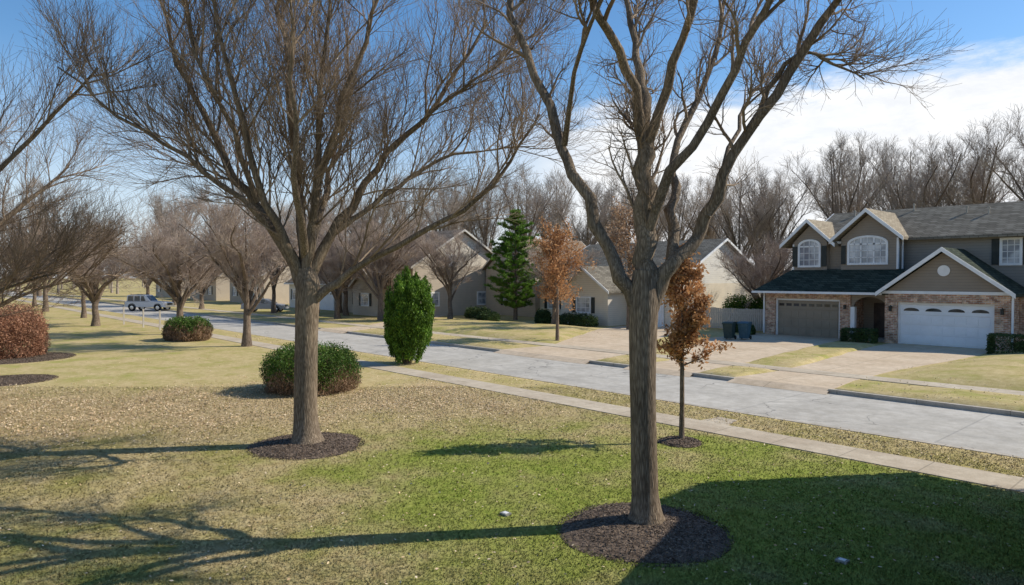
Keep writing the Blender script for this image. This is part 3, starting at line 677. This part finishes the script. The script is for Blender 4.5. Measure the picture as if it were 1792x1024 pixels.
def shell_bush(name, loc, rx, ry, H, n, lsz, seed, label, top, bottom=None, cat='bush', shape='round', group=None, up=None, trunk_h=0, lim0=.42):
    T = thing(name, loc, label, cat, group); rg = np.random.default_rng(seed)
    u = rg.random(n) * 2 * np.pi; v = rg.random(n)
    if shape == 'round':
        ph = np.arccos(1 - 1.55 * v); r = 1 - .30 * rg.random(n) ** 1.6
        lump = 1 + .04 * np.sin(u * 5 + ph * 4 + seed) + .03 * np.sin(u * 9 - ph * 7) + .03 * rg.normal(size=n)
        X = np.sin(ph) ** .6 * np.cos(u) * r * lump; Y = np.sin(ph) ** .6 * np.sin(u) * r * lump; Zz = (np.cos(ph) * .62 + .36) * r * lump
        C = np.stack([X * rx, Y * ry, np.clip(Zz * H, .03, None)], 1)
    elif shape == 'column':
        nt_ = 300; tu = rg.random(nt_) * 2 * np.pi; tf = rg.random(nt_) ** .9; k = rg.integers(0, nt_, n); s = rg.random(n)
        prof = np.interp(tf[k], [0, .08, .3, .55, .8, .92, 1.0], [.40, .62, .88, 1.0, .84, .56, .16])
        rr = (.72 + .38 * rg.random(nt_))[k] * prof
        spread = .19 * (1 - s * .85); ang = tu[k] + rg.normal(size=n) * spread * .9
        C = np.stack([np.cos(ang) * rx * (rr + s * .08 + rg.normal(size=n) * .05) + .12 * tf[k] * rx, np.sin(ang) * ry * (rr + s * .08 + rg.normal(size=n) * .05) + .14 * tf[k] * rx, tf[k] * H * .84 + s * H * (.08 + .13 * rg.random(nt_))[k] + rg.normal(size=n) * .03], 1)
        C[:, 2] = np.clip(C[:, 2], .03, None)
    else:
        X = rg.random(n) * 2 - 1; Y = rg.random(n) * 2 - 1; Zz = rg.random(n); f = rg.integers(0, 5, n)
        X = np.where(f == 0, -1, np.where(f == 1, 1, X)); Y = np.where(f == 2, -1, np.where(f == 3, 1, Y)); Zz = np.where(f == 4, 1, Zz)
        C = np.stack([X * rx, Y * ry, Zz * H], 1) + rg.normal(size=(n, 3)) * .035
    sz = lsz * (.6 + .8 * rg.random(n)); tz = np.array([0, 0, trunk_h])
    if bottom is None:
        obj('crown', leaf_mesh('crown', C + tz, sz, top, seed, up=up, aspect=1.5), T)
    else:
        lim = H * (lim0 + .09 * np.sin(u * 4) + .05 * np.sin(u * 9)) + rg.normal(size=n) * H * .13; k = C[:, 2] > lim
        obj('crown', leaf_mesh('crown', C[k], sz[k], top, seed, aspect=1.4), T); obj('lower_foliage', leaf_mesh('lower_foliage', C[~k], sz[~k] * .7, bottom, seed + 1, up=np.array([0, 0, 1.0]), aspect=2.2), T)
    R = random.Random(seed); st = []
    for i in range(40):
        a = R.uniform(0, 6.28); s = R.uniform(.2, .8)
        st.append(([Vector((math.cos(a) * rx * .2, math.sin(a) * ry * .2, -.03)), Vector((math.cos(a) * rx * s * .6, math.sin(a) * ry * s * .6, H * .35 + trunk_h)), Vector((math.cos(a) * rx * s, math.sin(a) * ry * s, H * .7 + trunk_h))], [.02, .014, .006], 4))
    obj('stems', tube_mesh('stems', st, BARK2), T)
    m = n // 4; d = rg.normal(size=(m, 3)); d /= np.linalg.norm(d, axis=1)[:, None]; rr = rg.random(m) ** .4 * (.66 if shape == 'column' else .62)
    C2 = d * rr[:, None] * np.array([rx, ry, H * (.6 if shape == 'column' else .5)]) + np.array([0, 0, H * .48]); C2[:, 2] = np.clip(C2[:, 2], .05, H * .92)
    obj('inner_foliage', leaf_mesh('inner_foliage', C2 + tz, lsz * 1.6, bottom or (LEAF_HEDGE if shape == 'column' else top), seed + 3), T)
    return T
shell_bush('bush', (-21.6, 10.4, 0), 1.68, 1.55, 1.56, 36000, .026, 1, 'rounded clipped bush with green top and reddish-brown lower half', LEAF_G, LEAF_R, lim0=.36)
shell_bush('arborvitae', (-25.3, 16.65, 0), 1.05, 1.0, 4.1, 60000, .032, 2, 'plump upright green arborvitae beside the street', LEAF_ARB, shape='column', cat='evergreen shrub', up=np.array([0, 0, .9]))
shell_bush('bush', (-43.8, 13.1, 0), 1.65, 1.3, 1.42, 16000, .04, 3, 'low mound bush with green top and brown sides near the sidewalk', LEAF_G, LEAF_R, lim0=.6)
shell_bush('bush', (-39.9, 3.7, 0), 1.9, 1.8, 2.6, 40000, .03, 4, 'large rounded rust-coloured bush in a mulch bed', LEAF_RUST)
shell_bush('bush', (-57, 3.5, 0), 1.3, 1.2, 1.5, 5000, .06, 5, 'small dark green bush on the lawn', LEAF_G)
shell_bush('arborvitae', (-1.25, 16.75, 0), 1.1, 1.1, 3.1, 26000, .08, 12, 'unseen dense evergreen on a short trunk, added for its shadow', LEAF_HEDGE, shape='box', cat='shadow-casting evergreen', trunk_h=3.0)  # out-of-view evergreen added to shade the near lawn
GH = 'foundation shrubs by the houses'
for x, y, rx, ry, h, sh in [(-49, 40, 1.6, .9, 1.1, 'round'), (-44.5, 37.5, 1.1, .9, .9, 'round'), (-36.2, 39.6, 2.1, .6, 1.0, 'round'), (-39.6, 39.2, .7, .6, 1.2, 'round'),
                            (-24.2, 43.2, .7, .6, .7, 'round'), (-60, 37, 1.2, .9, 1.0, 'round'), (-23.0, 41.8, .45, .5, .7, 'round')]:
    shell_bush('shrub', (x, y, 0), rx, ry, h, 3500, .05, int(-x * 10), 'low dark green shrub planted along a house front', LEAF_HEDGE, group=GH, shape=sh)
shell_bush('hedge', (-26.6, 48.0, 0), 1.9, .8, 2.5, 9000, .055, 51, 'tall green hedge rising behind the grey fence', LEAF_G, cat='hedge')
shell_bush('hedge', (-7.3, 40.5, 0), 1.9, .55, .95, 9000, .035, 52, 'clipped box hedge by the white garage', LEAF_HEDGE, shape='box', cat='hedge')
shell_bush('hedge', (-15.9, 41.6, 0), .85, .45, .75, 5000, .035, 53, 'small clipped hedge before the recessed house entry', LEAF_HEDGE, shape='box', cat='hedge')

# ------------------------------------------------------------------ main two-storey house
H = thing('brick_house', (-15, 46, 0), 'two-storey taupe house with brick garages, gables and arched windows', 'house')
boxes('brick_wall', [(-14.8, -14.16, 42.4, 42.75, 0, 2.95), (-9.5, -8.8, 42.4, 42.75, 0, 2.95), (-14.16, -9.5, 42.4, 42.75, 2.37, 2.95),
                     (-14.8, -14.55, 42.75, 46, 0, 2.95), (-9.05, -8.8, 42.75, 46, 0, 2.95)], BRICK, H)
boxes('brick_wall', [(-22.4, -21.75, 43.0, 43.35, 0, 2.86), (-17.58, -16.95, 43.0, 43.35, 0, 2.86), (-21.75, -17.58, 43.0, 43.35, 2.42, 2.86),
                     (-22.4, -22.15, 43.35, 52, 0, 2.86), (-17.2, -16.95, 43.35, 45.2, 0, 2.86)], BRICK, H)
boxes('brick_wall', [(-8.79, -2, 44.2, 44.5, 0, 2.95)], BRICK, H)
boxes('entry_wall', [(-16.95, -14.8, 45.0, 45.2, 0, 2.9)], SID_TAUPE, H)
ar = [(-16.94, 2.84), (-16.94, 2.0)] + [(-15.88 - .93 * math.cos(math.pi * i / 12), 2.0 + .62 * math.sin(math.pi * i / 12)) for i in range(13)] + [(-14.81, 2.0), (-14.81, 2.84)]
prism('entry_arch', ar, 43.1, 43.3, 'y', SID_TAUPE, H)
each_box('entry_column', [(-16.94, -16.7, 42.97, 43.28, 0, 2.0), (-15.0, -14.82, 43.08, 43.3, 0, 2.0)], WHITE, H)
d = boxes('front_door', [(-16.3, -15.4, 44.9, 45.0, 0.1, 2.2)], var_mat('door_dark', (.04, .025, .02), (.07, .045, .035), 3, .5), H)
boxes('door_step', [(-16.9, -14.85, 42.9, 44.9, 0, .1)], KERB, H)
window(H, -15.3, -14.95, .3, 2.1, 45.0, shutters=False, nx=1, nz=4)
garage_door(H, -14.04, -9.62, 2.25, 42.62, DOORW, True, 4)
garage_door(H, -21.63, -17.7, 2.3, 43.2, DOORB, False, 8)
prism('gable_wall', [(-14.8, 2.95), (-8.8, 2.95), (-11.83, 5.18)], 42.4, 42.6, 'y', SID_TAUPE, H)
prism('frieze_board', [(-15.0, 2.86), (-8.65, 2.86), (-8.65, 3.02), (-15.0, 3.02)], 42.33, 42.4, 'y', WHITE, H)
gable_roof(-11.83, 3.3, 2.93, 5.42, 41.95, 46.3, 'y', SH_DARK, H, ends=(True, False))
V = []
for rr, dd in ((.30, 42.39), (.30, 42.34), (.25, 42.34)):
    for i in range(24): a = 2 * math.pi * i / 24; V.append((-11.83 + rr * math.cos(a), dd, 4.15 + rr * math.sin(a)))
Fv = [[i, (i + 1) % 24, 24 + (i + 1) % 24, 24 + i] for i in range(24)] + [[24 + i, 24 + (i + 1) % 24, 48 + (i + 1) % 24, 48 + i] for i in range(24)] + [list(range(48, 72))]
gv = polymesh('gable_vent', V, Fv, WHITE, H)
sk = [(-22.95, 42.35, 2.92), (-15.08, 42.35, 2.92), (-14.6, 42.35, 2.92), (-14.6, 45.05, 4.3), (-21.6, 45.05, 4.3), (-22.95, 48, 2.92), (-21.6, 48, 4.3)]
sk2 = [(a, b, c - .14) for a, b, c in sk]
polymesh('skirt_roof', sk + sk2, [[0, 2, 3, 4], [0, 4, 6, 5], [7, 12, 13, 11, 10, 9], [0, 7, 9, 2], [0, 5, 12, 7]], SH_DARK, H)
each_box('gutter', [(-23.0, -14.95, 42.26, 42.349, 2.76, 2.9), (-23.04, -22.955, 42.35, 48, 2.76, 2.9), (-15.1, 0, 45.42, 45.5, 6.06, 6.2), (-19.2, -18.4, 45.1, 45.17, 5.95, 6.1)], WHITE, H)
boxes('porch_soffit', [(-22.9, -14.9, 42.42, 45.0, 2.80, 2.86)], WHITE, H)
boxes('upper_wall', [(-21.5, -19.25, 45.0, 50, 2.9, 6.1), (-18.35, -14.98, 45.0, 50, 2.9, 6.25), (-19.25, -18.35, 45.45, 50, 2.9, 6.2)], SID_TAUPE, H)
boxes('upper_wall', [(-14.98, -2, 46, 54, 2.9, 6.2)], SID_GREY, H)
boxes('rear_wall', [(-21.5, -14.98, 50.01, 54, 0, 6.2)], SID_GREY, H)
prism('gable_wall', [(-21.5, 6.1), (-19.25, 6.1), (-20.37, 7.25)], 45.0, 45.2, 'y', SID_TAUPE, H)
prism('gable_wall', [(-18.35, 6.25), (-14.98, 6.25), (-16.68, 7.75)], 45.0, 45.2, 'y', SID_TAUPE, H)
gable_roof(-20.37, 1.8, 5.95, 7.62, 44.5, 49.2, 'y', SH_TAN, H, ends=(True, False))
gable_roof(-16.68, 2.12, 6.22, 8.05, 44.45, 49.6, 'y', SH_TAN, H, ends=(True, False))
gable_roof(50, 4.6, 6.2, 8.35, -20.9, -1.6, 'x', SH_GREY, H)
each_box('downspout', [(-14.93, -14.84, 45.38, 45.46, 4.2, 6.1), (-22.5, -22.42, 42.9, 42.97, .1, 2.8), (-8.75, -8.66, 42.32, 42.39, .1, 2.85)], WHITE, H)
each_box('corner_board', [(-15.08, -14.965, 44.97, 45.1, 4.3, 6.2), (-21.52, -21.42, 44.97, 45.1, 4.3, 6.0)], WHITE, H)
window(H, -21.1, -19.68, 4.5, 6.25, 45.0, arch=.6, nx=4, nz=3)
window(H, -17.9, -15.6, 4.62, 6.35, 45.0, arch=.42, nx=6, nz=3, shutters=False)
boxes('shutter', [(-18.33, -18.07, 44.94, 45.0, 4.62, 5.8)], BLACKP, H)
window(H, -10.05, -9.1, 4.5, 5.95, 46.0, nx=3, nz=4)
window(H, -6.6, -5.6, 4.5, 5.95, 46.0, nx=3, nz=4)
for x, y, z in ((-12.4, 48.7, 7.75), (-11.2, 48.4, 7.6), (-15.6, 49.6, 8.2), (-19.2, 49.3, 8.0)):
    obj('vent_pipe', tube_mesh('vent_pipe', [([Vector((x + 15, y - 46, z - .2)), Vector((x + 15, y - 46, z + .3)), Vector((x + 15, y - 46, z + .42))], [.05, .05, .05], 8), ([Vector((x + 15, y - 46, z + .3)), Vector((x + 15, y - 46, z + .36))], [.09, .09], 8)], KERB), H)
for x in (-14.48, -9.15):
    boxes('wall_lantern', [(x - .06, x + .06, 42.25, 42.38, 1.85, 2.1), (x - .085, x + .085, 42.22, 42.4, 2.1, 2.14), (x - .03, x + .03, 42.38, 42.4, 1.9, 2.2)], BLACKP, H)
boxes('wall_lantern', [(-17.32, -17.2, 42.86, 42.99, 1.85, 2.1)], BLACKP, H)

def simple_house(loc, x0, x1, y0, y1, ze, zr, roofm, wallm, label, wins=(), wing=None, garage=None, gwall=None, axis='x', group=None, trim=WHITE):
    T = thing('house', loc, label, 'house', group)
    boxes('wall', [(x0, x1, y0, y1, 0, ze)], wallm, T)
    if axis == 'x':
        c = (y0 + y1) / 2; half = (y1 - y0) / 2
        prism('gable_wall', [(y0, ze), (y1, ze), (c, zr - .1)], x0 + .002, x1 - .002, 'x', gwall or wallm, T)
        gable_roof(c, half + .45, ze - .12, zr + .12, x0 - .4, x1 + .4, 'x', roofm, T, trim=trim, tw=.2)
        boxes('gutter', [(x0 - .4, x1 + .4, y0 - .56, y0 - .46, ze - .3, ze - .16)], trim, T)
    else:
        c = (x0 + x1) / 2; half = (x1 - x0) / 2
        prism('gable_wall', [(x0, ze), (x1, ze), (c, zr - .1)], y0 + .002, y1 - .002, 'y', gwall or wallm, T)
        gable_roof(c, half + .45, ze - .12, zr + .12, y0 - .4, y1 + .4, 'y', roofm, T, trim=trim, tw=.2)
    for a, b, c_, d_ in wins: window(T, a, b, c_, d_, y0 - .001, nx=2, nz=2)
    if wing:
        wx0, wx1, wy, wz, wr = wing
        boxes('wing_wall', [(wx0, wx1, wy, y0 - .002, 0, wz)], wallm, T); c = (wx0 + wx1) / 2; half = (wx1 - wx0) / 2
        prism('gable_wall', [(wx0, wz), (wx1, wz), (c, wr - .1)], wy + .002, wy + .2, 'y', wallm, T)
        gable_roof(c, half + .35, wz - .1, wr + .1, wy - .35, y0 + 2.4, 'y', roofm, T, ends=(True, False), trim=trim, tw=.2)
        window(T, c - .75, c + .75, .95, 2.2, wy, nx=3, nz=3)
    if garage: garage_door(T, garage[0], garage[1], 2.15, y0 - .12, DOORW, False, 4)
    return T
hb = simple_house((-37, 50, 0), -44, -30, 43.2, 57.6, 3.3, 6.85, SH_GREY, SID_CREAM, 'single-storey cream house with light gable end and grey roof', wins=[(-43, -41.6, 1, 2.3)], wing=(-39.2, -34.2, 40.9, 2.8, 4.6), garage=(-33.4, -30.7), gwall=SID_WHITE)
hc = simple_house((-60, 42, 0), -67, -54, 36.2, 48, 4.9, 8.45, SH_BROWN, SID_TAN, 'two-storey beige house with brown gable roof behind trees', wins=[(-65, -63.6, 3.1, 4.4), (-60, -58.6, 3.1, 4.4), (-65, -63.6, .9, 2.2), (-57.2, -55.8, 3.1, 4.4)], wing=(-62.5, -57.5, 34.6, 2.9, 4.6), gwall=SID_CREAM, trim=TRIM2)
window(hc, 40.2, 41.3, 4.9, 6.0, -54, shutters=False, nx=2, nz=2, face='x', dirn=1)
window(hc, 38, 39.2, 1.0, 2.3, -54, shutters=False, nx=2, nz=2, face='x', dirn=1)
window(hc, 44, 45.2, 1.0, 2.3, -54, shutters=False, nx=2, nz=2, face='x', dirn=1)
simple_house((-50, 50, 0), -53.8, -46.5, 45, 55, 4.6, 7.6, SH_BROWN, SID_TAN, 'beige gabled house mostly hidden by a pine', wins=[(-51, -49.8, 1, 2.3)], axis='y', trim=TRIM2)
simple_house((-76, 42, 0), -83, -70, 37, 48, 3.2, 6.6, SH_GREY, SID_WHITE, 'pale single-storey house with white garage door', wins=[(-82, -80.6, 1, 2.3), (-79, -77.6, 1, 2.3)], garage=(-75.5, -71), group='houses down the street')
for x in (-100, -119, -140): simple_house((x, 43, 0), x - 6.5, x + 6.5, 38, 48, 3.2 + (x % 3) * .5, 6.8 + (x % 3) * .5, SH_BROWN if x % 2 else SH_GREY, SID_TAN, 'beige gabled house further down the street', wins=[(x - 5, x - 3.6, 1, 2.3), (x + 3, x + 4.4, 1, 2.3)], group='houses down the street')
for x, y in ((-150, -2), (-128, -6)): simple_house((x, y, 0), x - 6.5, x + 6.5, y - 5, y + 5, 3.0, 6.0, SH_GREY, SID_WHITE, 'pale low house at the end of the lawn', wins=[(x - 5, x - 3.6, 1, 2.3)], group='houses across the lawn')

# unseen house added beside the lawn, footprint shaped to throw the broad shadow
CAST_HOUSE = thing('shadow_house', (-2.35, 14.1, 0), 'unseen taupe house added at the lawn edge for its shadow', 'house')
fp = [(0, 0), (3.3, -9.0), (11, -9.0), (11, 0)]; ef = [(-.45, .45), (2.85, -9.45), (11.45, -9.45), (11.45, .45)]; zt = 4.55
V = [(a, b, 0) for a, b in fp] + [(a, b, zt) for a, b in fp]
polymesh('wall', V, [[0, 1, 5, 4][::-1], [1, 2, 6, 5][::-1], [2, 3, 7, 6][::-1], [3, 0, 4, 7][::-1]], SID_TAUPE, CAST_HOUSE, world=False)
V = [(a, b, zt) for a, b in ef] + [(a, b, zt + .15) for a, b in ef] + [(5, -4.4, zt + 1.1), (9, -4.4, zt + 1.1)]
polymesh('roof', V, [[0, 1, 2, 3], [0, 4, 5, 1], [1, 5, 6, 2], [2, 6, 7, 3], [3, 7, 4, 0], [4, 8, 5], [5, 8, 9, 6], [6, 9, 7], [7, 9, 8, 4]], SH_GREY, CAST_HOUSE, world=False)
window(CAST_HOUSE, 1.2, 2.4, 1.0, 2.3, 14.1, shutters=True, nx=2, nz=2, dirn=1)

# ------------------------------------------------------------------ fence, bins, posts
FN = thing('wooden_fence', (-26, 44.9, 0), 'weathered grey wooden picket fence between two houses', 'fence')
Rf = random.Random(2)
boxes('pickets', [(-29.8 + i * .15, -29.8 + i * .15 + .125, 44.9, 44.925, .03, 1.55 + Rf.uniform(-.03, .03)) for i in range(48)], WOOD, FN)
each_box('rail', [(-29.8, -22.55, 44.926, 44.97, .3, .4), (-29.8, -22.55, 44.926, 44.97, 1.15, 1.25)], WOOD, FN)
BINB = var_mat('bin_blue', (.03, .085, .12), (.05, .11, .15), 5, .5, .1, .005); BIND = var_mat('bin_dark', (.022, .045, .045), (.035, .06, .06), 5, .5, .1, .005)
def wheelie(loc, mat, label):
    T = thing('wheeled_bin', loc, label, 'bin', 'wheeled bins on the driveway', rot=.15)
    V = [(-.23, -.27, .08), (.23, -.27, .08), (.23, .22, .08), (-.23, .22, .08), (-.29, -.36, .92), (.29, -.36, .92), (.29, .32, .92), (-.29, .32, .92), (-.32, -.38, .92), (.32, -.38, .92), (.32, .34, .92), (-.32, .34, .92), (-.32, -.38, .97), (.32, -.38, .97), (.32, .34, .97), (-.32, .34, .97)]
    F = [[3, 2, 1, 0], [0, 1, 5, 4], [1, 2, 6, 5], [2, 3, 7, 6], [3, 0, 4, 7], [8, 9, 13, 12], [9, 10, 14, 13], [10, 11, 15, 14], [11, 8, 12, 15]]
    polymesh('bin_body', V, F, mat, T, world=False)
    prism('lid', [(-.42, .975), (.38, .975), (.38, 1.03), (.1, 1.09), (-.3, 1.06), (-.42, 1.0)], -.33, .33, 'x', mat, T, world=False)
    for sx in (-.27, .27): obj('wheel', tube_mesh('wheel', [([Vector((sx - .03, .26, .12)), Vector((sx + .03, .26, .12))], [.12, .12], 14), ([Vector((sx - .032, .26, .12)), Vector((sx - .03, .26, .12))], [.001, .12], 14), ([Vector((sx + .03, .26, .12)), Vector((sx + .032, .26, .12))], [.12, .001], 14)], BLACKP), T)
    obj('handle', tube_mesh('handle', [([Vector((-.28, .42, .98)), Vector((.28, .42, .98))], [.018, .018], 6)], BLACKP), T)
wheelie((-21.95, 37.7, .012), BIND, 'dark wheeled bin standing on the driveway'); wheelie((-21.3, 38.35, .012), BINB, 'blue wheeled bin standing on the driveway')
for i, (x, y) in enumerate([(-61.6, 13.6), (-57.0, 13.9), (-53.4, 14.1)]):
    T = thing('garden_stake', (x, y, 0), 'thin weathered wooden stake on the lawn by the sidewalk', 'stake', 'wooden stakes by the sidewalk')
    boxes('stake_post', [(-.05, .05, -.05, .05, 0, 1.35), (-.07, .07, -.07, .07, 1.35, 1.39)], WOOD, T, world=False)
for x, y, l in ((-8.11, 7.19, 'pale irrigation valve lid set in the grass'), (-3.74, 9.32, 'small pale utility box lid in the shaded grass')):
    T = thing('utility_lid', (x, y, 0), l, 'utility cover')
    boxes('lid_plate', [(-.045, .045, -.035, .035, 0, .04)], WHITE, T, world=False); boxes('lid_rim', [(-.075, .075, -.06, .06, 0, .035)], LIDM, T, world=False)

# ------------------------------------------------------------------ vehicles
def paint(name, col, met=.3):
    m, nt, b = new_mat(name, .3, .6); v = coords(nt, 'Object'); nt.links.new(mixc(nt, noise(nt, v, 3, 3), tuple(c * .92 for c in col), tuple(c * 1.06 for c in col)), b.inputs['Base Color'])
    b.inputs['Metallic'].default_value = met; return m
PAINT_S = paint('car_paint_silver', (.62, .63, .64), .05); PAINT_W = paint('car_paint_grey', (.35, .36, .38))
TYRE = var_mat('tyre_rubber', (.015, .015, .015), (.03, .03, .03), 8, .9)
CHROME = paint('chrome', (.6, .6, .6), .9); RED = paint('tail_lamp', (.35, .02, .02), 0)
def car(name, loc, rot, paint, label, cat, suv=True):
    T = thing(name, loc, label, cat, 'vehicles on the street', rot)
    if suv:
        lo = [(-2.5, .45), (-2.52, 1.0), (-2.45, 1.10), (.75, 1.13), (2.3, 1.04), (2.48, .92), (2.52, .45)]
        up = [(-2.38, 1.10), (-2.28, 1.78), (-2.05, 1.86), (-.25, 1.86), (.0, 1.80), (.62, 1.13)]
        wn = [(-2.15, -1.45), (-1.35, -.65), (-.55, .02)]; zt = 1.74; wb = (-1.55, 1.6); wr = .40
    else:
        lo = [(-2.3, .35), (-2.32, .9), (-1.9, .98), (.9, .95), (2.0, .8), (2.25, .65), (2.27, .35)]
        up = [(-1.9, .97), (-1.2, 1.38), (-.8, 1.44), (.1, 1.44), (.4, 1.38), (1.2, .94)]
        wn = [(-1.1, -.35), (-.25, .35)]; zt = 1.34; wb = (-1.4, 1.4); wr = .33
    def bev(poly, w0, w1):
        n = len(poly); V = []
        cxm = sum(p[0] for p in poly) / n; czm = sum(p[1] for p in poly) / n
        for s, w, k in ((-1, w1, .93), (-1, w0, 1), (1, w0, 1), (1, w1, .93)):
            for x, z in poly: V.append((cxm + (x - cxm) * (k if w == w1 else 1), s * w, czm + (z - czm) * (k if w == w1 else 1)))
        F = [list(range(n)), list(range(3 * n, 4 * n))[::-1]]
        for r in range(3):
            for i in range(n): j = (i + 1) % n; F.append([r * n + i, (r + 1) * n + i, (r + 1) * n + j, r * n + j])
        return V, F
    V, F = bev(lo, .84, .93)
    V2, F2 = bev(up, .68, .76); q = len(V); V += V2; F += [[i + q for i in f] for f in F2]
    body = polymesh('body', V, F, paint, T, world=False)
    zb = 1.17 if suv else .99
    for a, b in wn:
        for s in (-1, 1):
            yb, yt = s * .775, s * .765
            polymesh('side_window', [(a, yb, zb), (b, yb, zb), (b - (.22 if b == wn[-1][1] else .0), yt, zt), (a + .04, yt, zt)], [[0, 1, 2, 3]], GLASS_D, T, world=False)
    x0, z0 = up[-1]; x1, z1 = up[-2]
    polymesh('windscreen', [(x0 - .03, -.66, z0 + .06), (x0 - .03, .66, z0 + .06), (x1 + .06, .6, z1 - .03), (x1 + .06, -.6, z1 - .03)], [[0, 1, 2, 3]], GLASS_D, T, world=False)
    polymesh('rear_window', [(up[0][0] - .01, -.62, up[0][1] + .08), (up[0][0] - .01, .62, up[0][1] + .08), (up[1][0] - .03, .58, up[1][1] - .06), (up[1][0] - .03, -.58, up[1][1] - .06)], [[0, 3, 2, 1]], GLASS_D, T, world=False)
    for wx in wb:
        for s in (-1, 1):
            y = s * .86
            w = obj('wheel', tube_mesh('wheel', [([Vector((wx, y - .11, wr)), Vector((wx, y + .11, wr))], [wr, wr], 20)], TYRE), T)
            obj('tyre', tube_mesh('tyre', [([Vector((wx, y + s * .11, wr)), Vector((wx, y + s * .112, wr))], [wr, wr * .55], 20)], TYRE), w)
            obj('rim', tube_mesh('rim', [([Vector((wx, y + s * .10, wr)), Vector((wx, y + s * .125, wr))], [wr * .62, .01], 10)], CHROME), w)
            obj('wheel_arch', tube_mesh('wheel_arch', [([Vector((wx + (wr + .06) * math.cos(math.pi * i / 10), s * .93, wr + (wr + .06) * math.sin(math.pi * i / 10))) for i in range(11)], [.035] * 11, 5)], BLACKP), T)
    fx = 2.5 if suv else 2.27; bz = .62 if suv else .5
    boxes('bumper', [(fx - .05, fx + .08, -.85, .85, bz - .15, bz + .03)], CHROME if suv else paint, T, world=False); boxes('bumper', [(-fx - .08, -fx + .05, -.85, .85, bz - .15, bz + .03)], CHROME if suv else paint, T, world=False)
    boxes('grille', [(fx - .04, fx + .03, -.45, .45, bz + .08, bz + .3)], BLACKP, T, world=False)
    for s in (-1, 1):
        boxes('headlight', [(fx - .1, fx + .02, s * .7 - .14, s * .7 + .14, bz + .1, bz + .28)], CHROME, T, world=False)
        boxes('tail_light', [(-fx - .02, -fx + .05, s * .78 - .07, s * .78 + .07, bz + .15, bz + .45)], RED, T, world=False)
        boxes('mirror', [(.2, .38, s * .9 - .1, s * .9 + .1, zb, zb + .15)], paint, T, world=False)
        if suv: obj('roof_rail', tube_mesh('roof_rail', [([Vector((-1.9, s * .6, 1.9)), Vector((-.4, s * .6, 1.92))], [.025, .025], 5)], BLACKP), T)
    return T
car('parked_suv', (-87.5, 22.0, -.12), RX - .1, PAINT_S, 'silver boxy four-wheel-drive wagon standing on the street', 'car')
car('parked_car', (-73.5, 30.0, 0), .9, PAINT_W, 'grey sedan parked on a driveway', 'car', suv=False)

# ------------------------------------------------------------------ light, sky, camera
el = math.radians(37); fx, fy = .560, .840; nn = math.hypot(fx, fy); fx /= nn; fy /= nn
sd = bpy.data.lights.new('Sun', 'SUN'); sd.energy = 5.0; sd.angle = math.radians(.4); sd.color = (1, .93, .80)
so = bpy.data.objects.new('Sun', sd); COL.objects.link(so)
so.rotation_euler = Vector((-fx * math.cos(el), -fy * math.cos(el), -math.sin(el))).to_track_quat('-Z', 'Y').to_euler(); so.location = (20, 30, 40)
W = bpy.data.worlds.new('World'); S.world = W; W.use_nodes = True; nt = W.node_tree; bg = nt.nodes['Background']
sky = N(nt, 'ShaderNodeTexSky', sky_type='NISHITA'); sky.sun_disc = False; sky.sun_elevation = el; sky.sun_rotation = math.atan2(fx, fy)
sky.air_density = 1.0; sky.dust_density = .3; sky.ozone_density = 2.5
hs = N(nt, 'ShaderNodeHueSaturation'); inp(hs, 'Saturation', 1.22); inp(hs, 'Value', 1.12); nt.links.new(sky.outputs[0], hs.inputs['Color'])
tc = N(nt, 'ShaderNodeTexCoord').outputs['Generated']
def dot(v):
    n = N(nt, 'ShaderNodeVectorMath', operation='DOT_PRODUCT'); nt.links.new(tc, n.inputs[0]); n.inputs[1].default_value = v; return n.outputs['Value']
mp = N(nt, 'ShaderNodeMapping'); nt.links.new(tc, mp.inputs[0]); inp(mp, 'Rotation', (0, 0, -RX)); inp(mp, 'Scale', (2.2, 2.2, 9))
nz = noise(nt, mp.outputs[0], 2.2, 8, .62, .4)
mp2 = N(nt, 'ShaderNodeMapping'); nt.links.new(tc, mp2.inputs[0]); inp(mp2, 'Scale', (1, 1, 3)); nz2 = noise(nt, mp2.outputs[0], 14, 6, .7, .3)
g = dot((-.070, .262, -1))
g = math_n(nt, 'ADD', g, math_n(nt, 'MULTIPLY', math_n(nt, 'SUBTRACT', nz, .5), .08))
g = math_n(nt, 'ADD', g, math_n(nt, 'MULTIPLY', math_n(nt, 'SUBTRACT', nz2, .5), .05))
m1 = smooth(nt, g, -.008, .035)
m2 = smooth(nt, dot((.67, .742, 0)), -.08, .16)
m = math_n(nt, 'MULTIPLY', m1, m2)
m = math_n(nt, 'MULTIPLY', m, smooth(nt, nz, .2, .5, .9, 1))
zc = dot((0, 0, 1)); haze = smooth(nt, zc, 0.0, .29, .8, 0)
c = mixc(nt, haze, hs.outputs[0], (5.4, 5.8, 6.5))
cl = mixc(nt, smooth(nt, nz2, .3, .7), (6.7, 6.85, 7.1), (7.8, 7.8, 7.8))
c = mixc(nt, math_n(nt, 'MULTIPLY', m, .97), c, cl)
nt.links.new(c, bg.inputs[0]); bg.inputs[1].default_value = .138

cd = bpy.data.cameras.new('Camera'); cam = bpy.data.objects.new('Camera', cd); COL.objects.link(cam); S.camera = cam
cd.lens = 24; cd.sensor_width = 36; cd.clip_end = 6000; cd.clip_start = .1
cam.location = (0, 0, 3.8); cam.rotation_euler = (math.radians(90 - 1.29), 0, RX)
S.view_settings.view_transform = 'Standard'; S.view_settings.look = 'None'; S.view_settings.exposure = 0
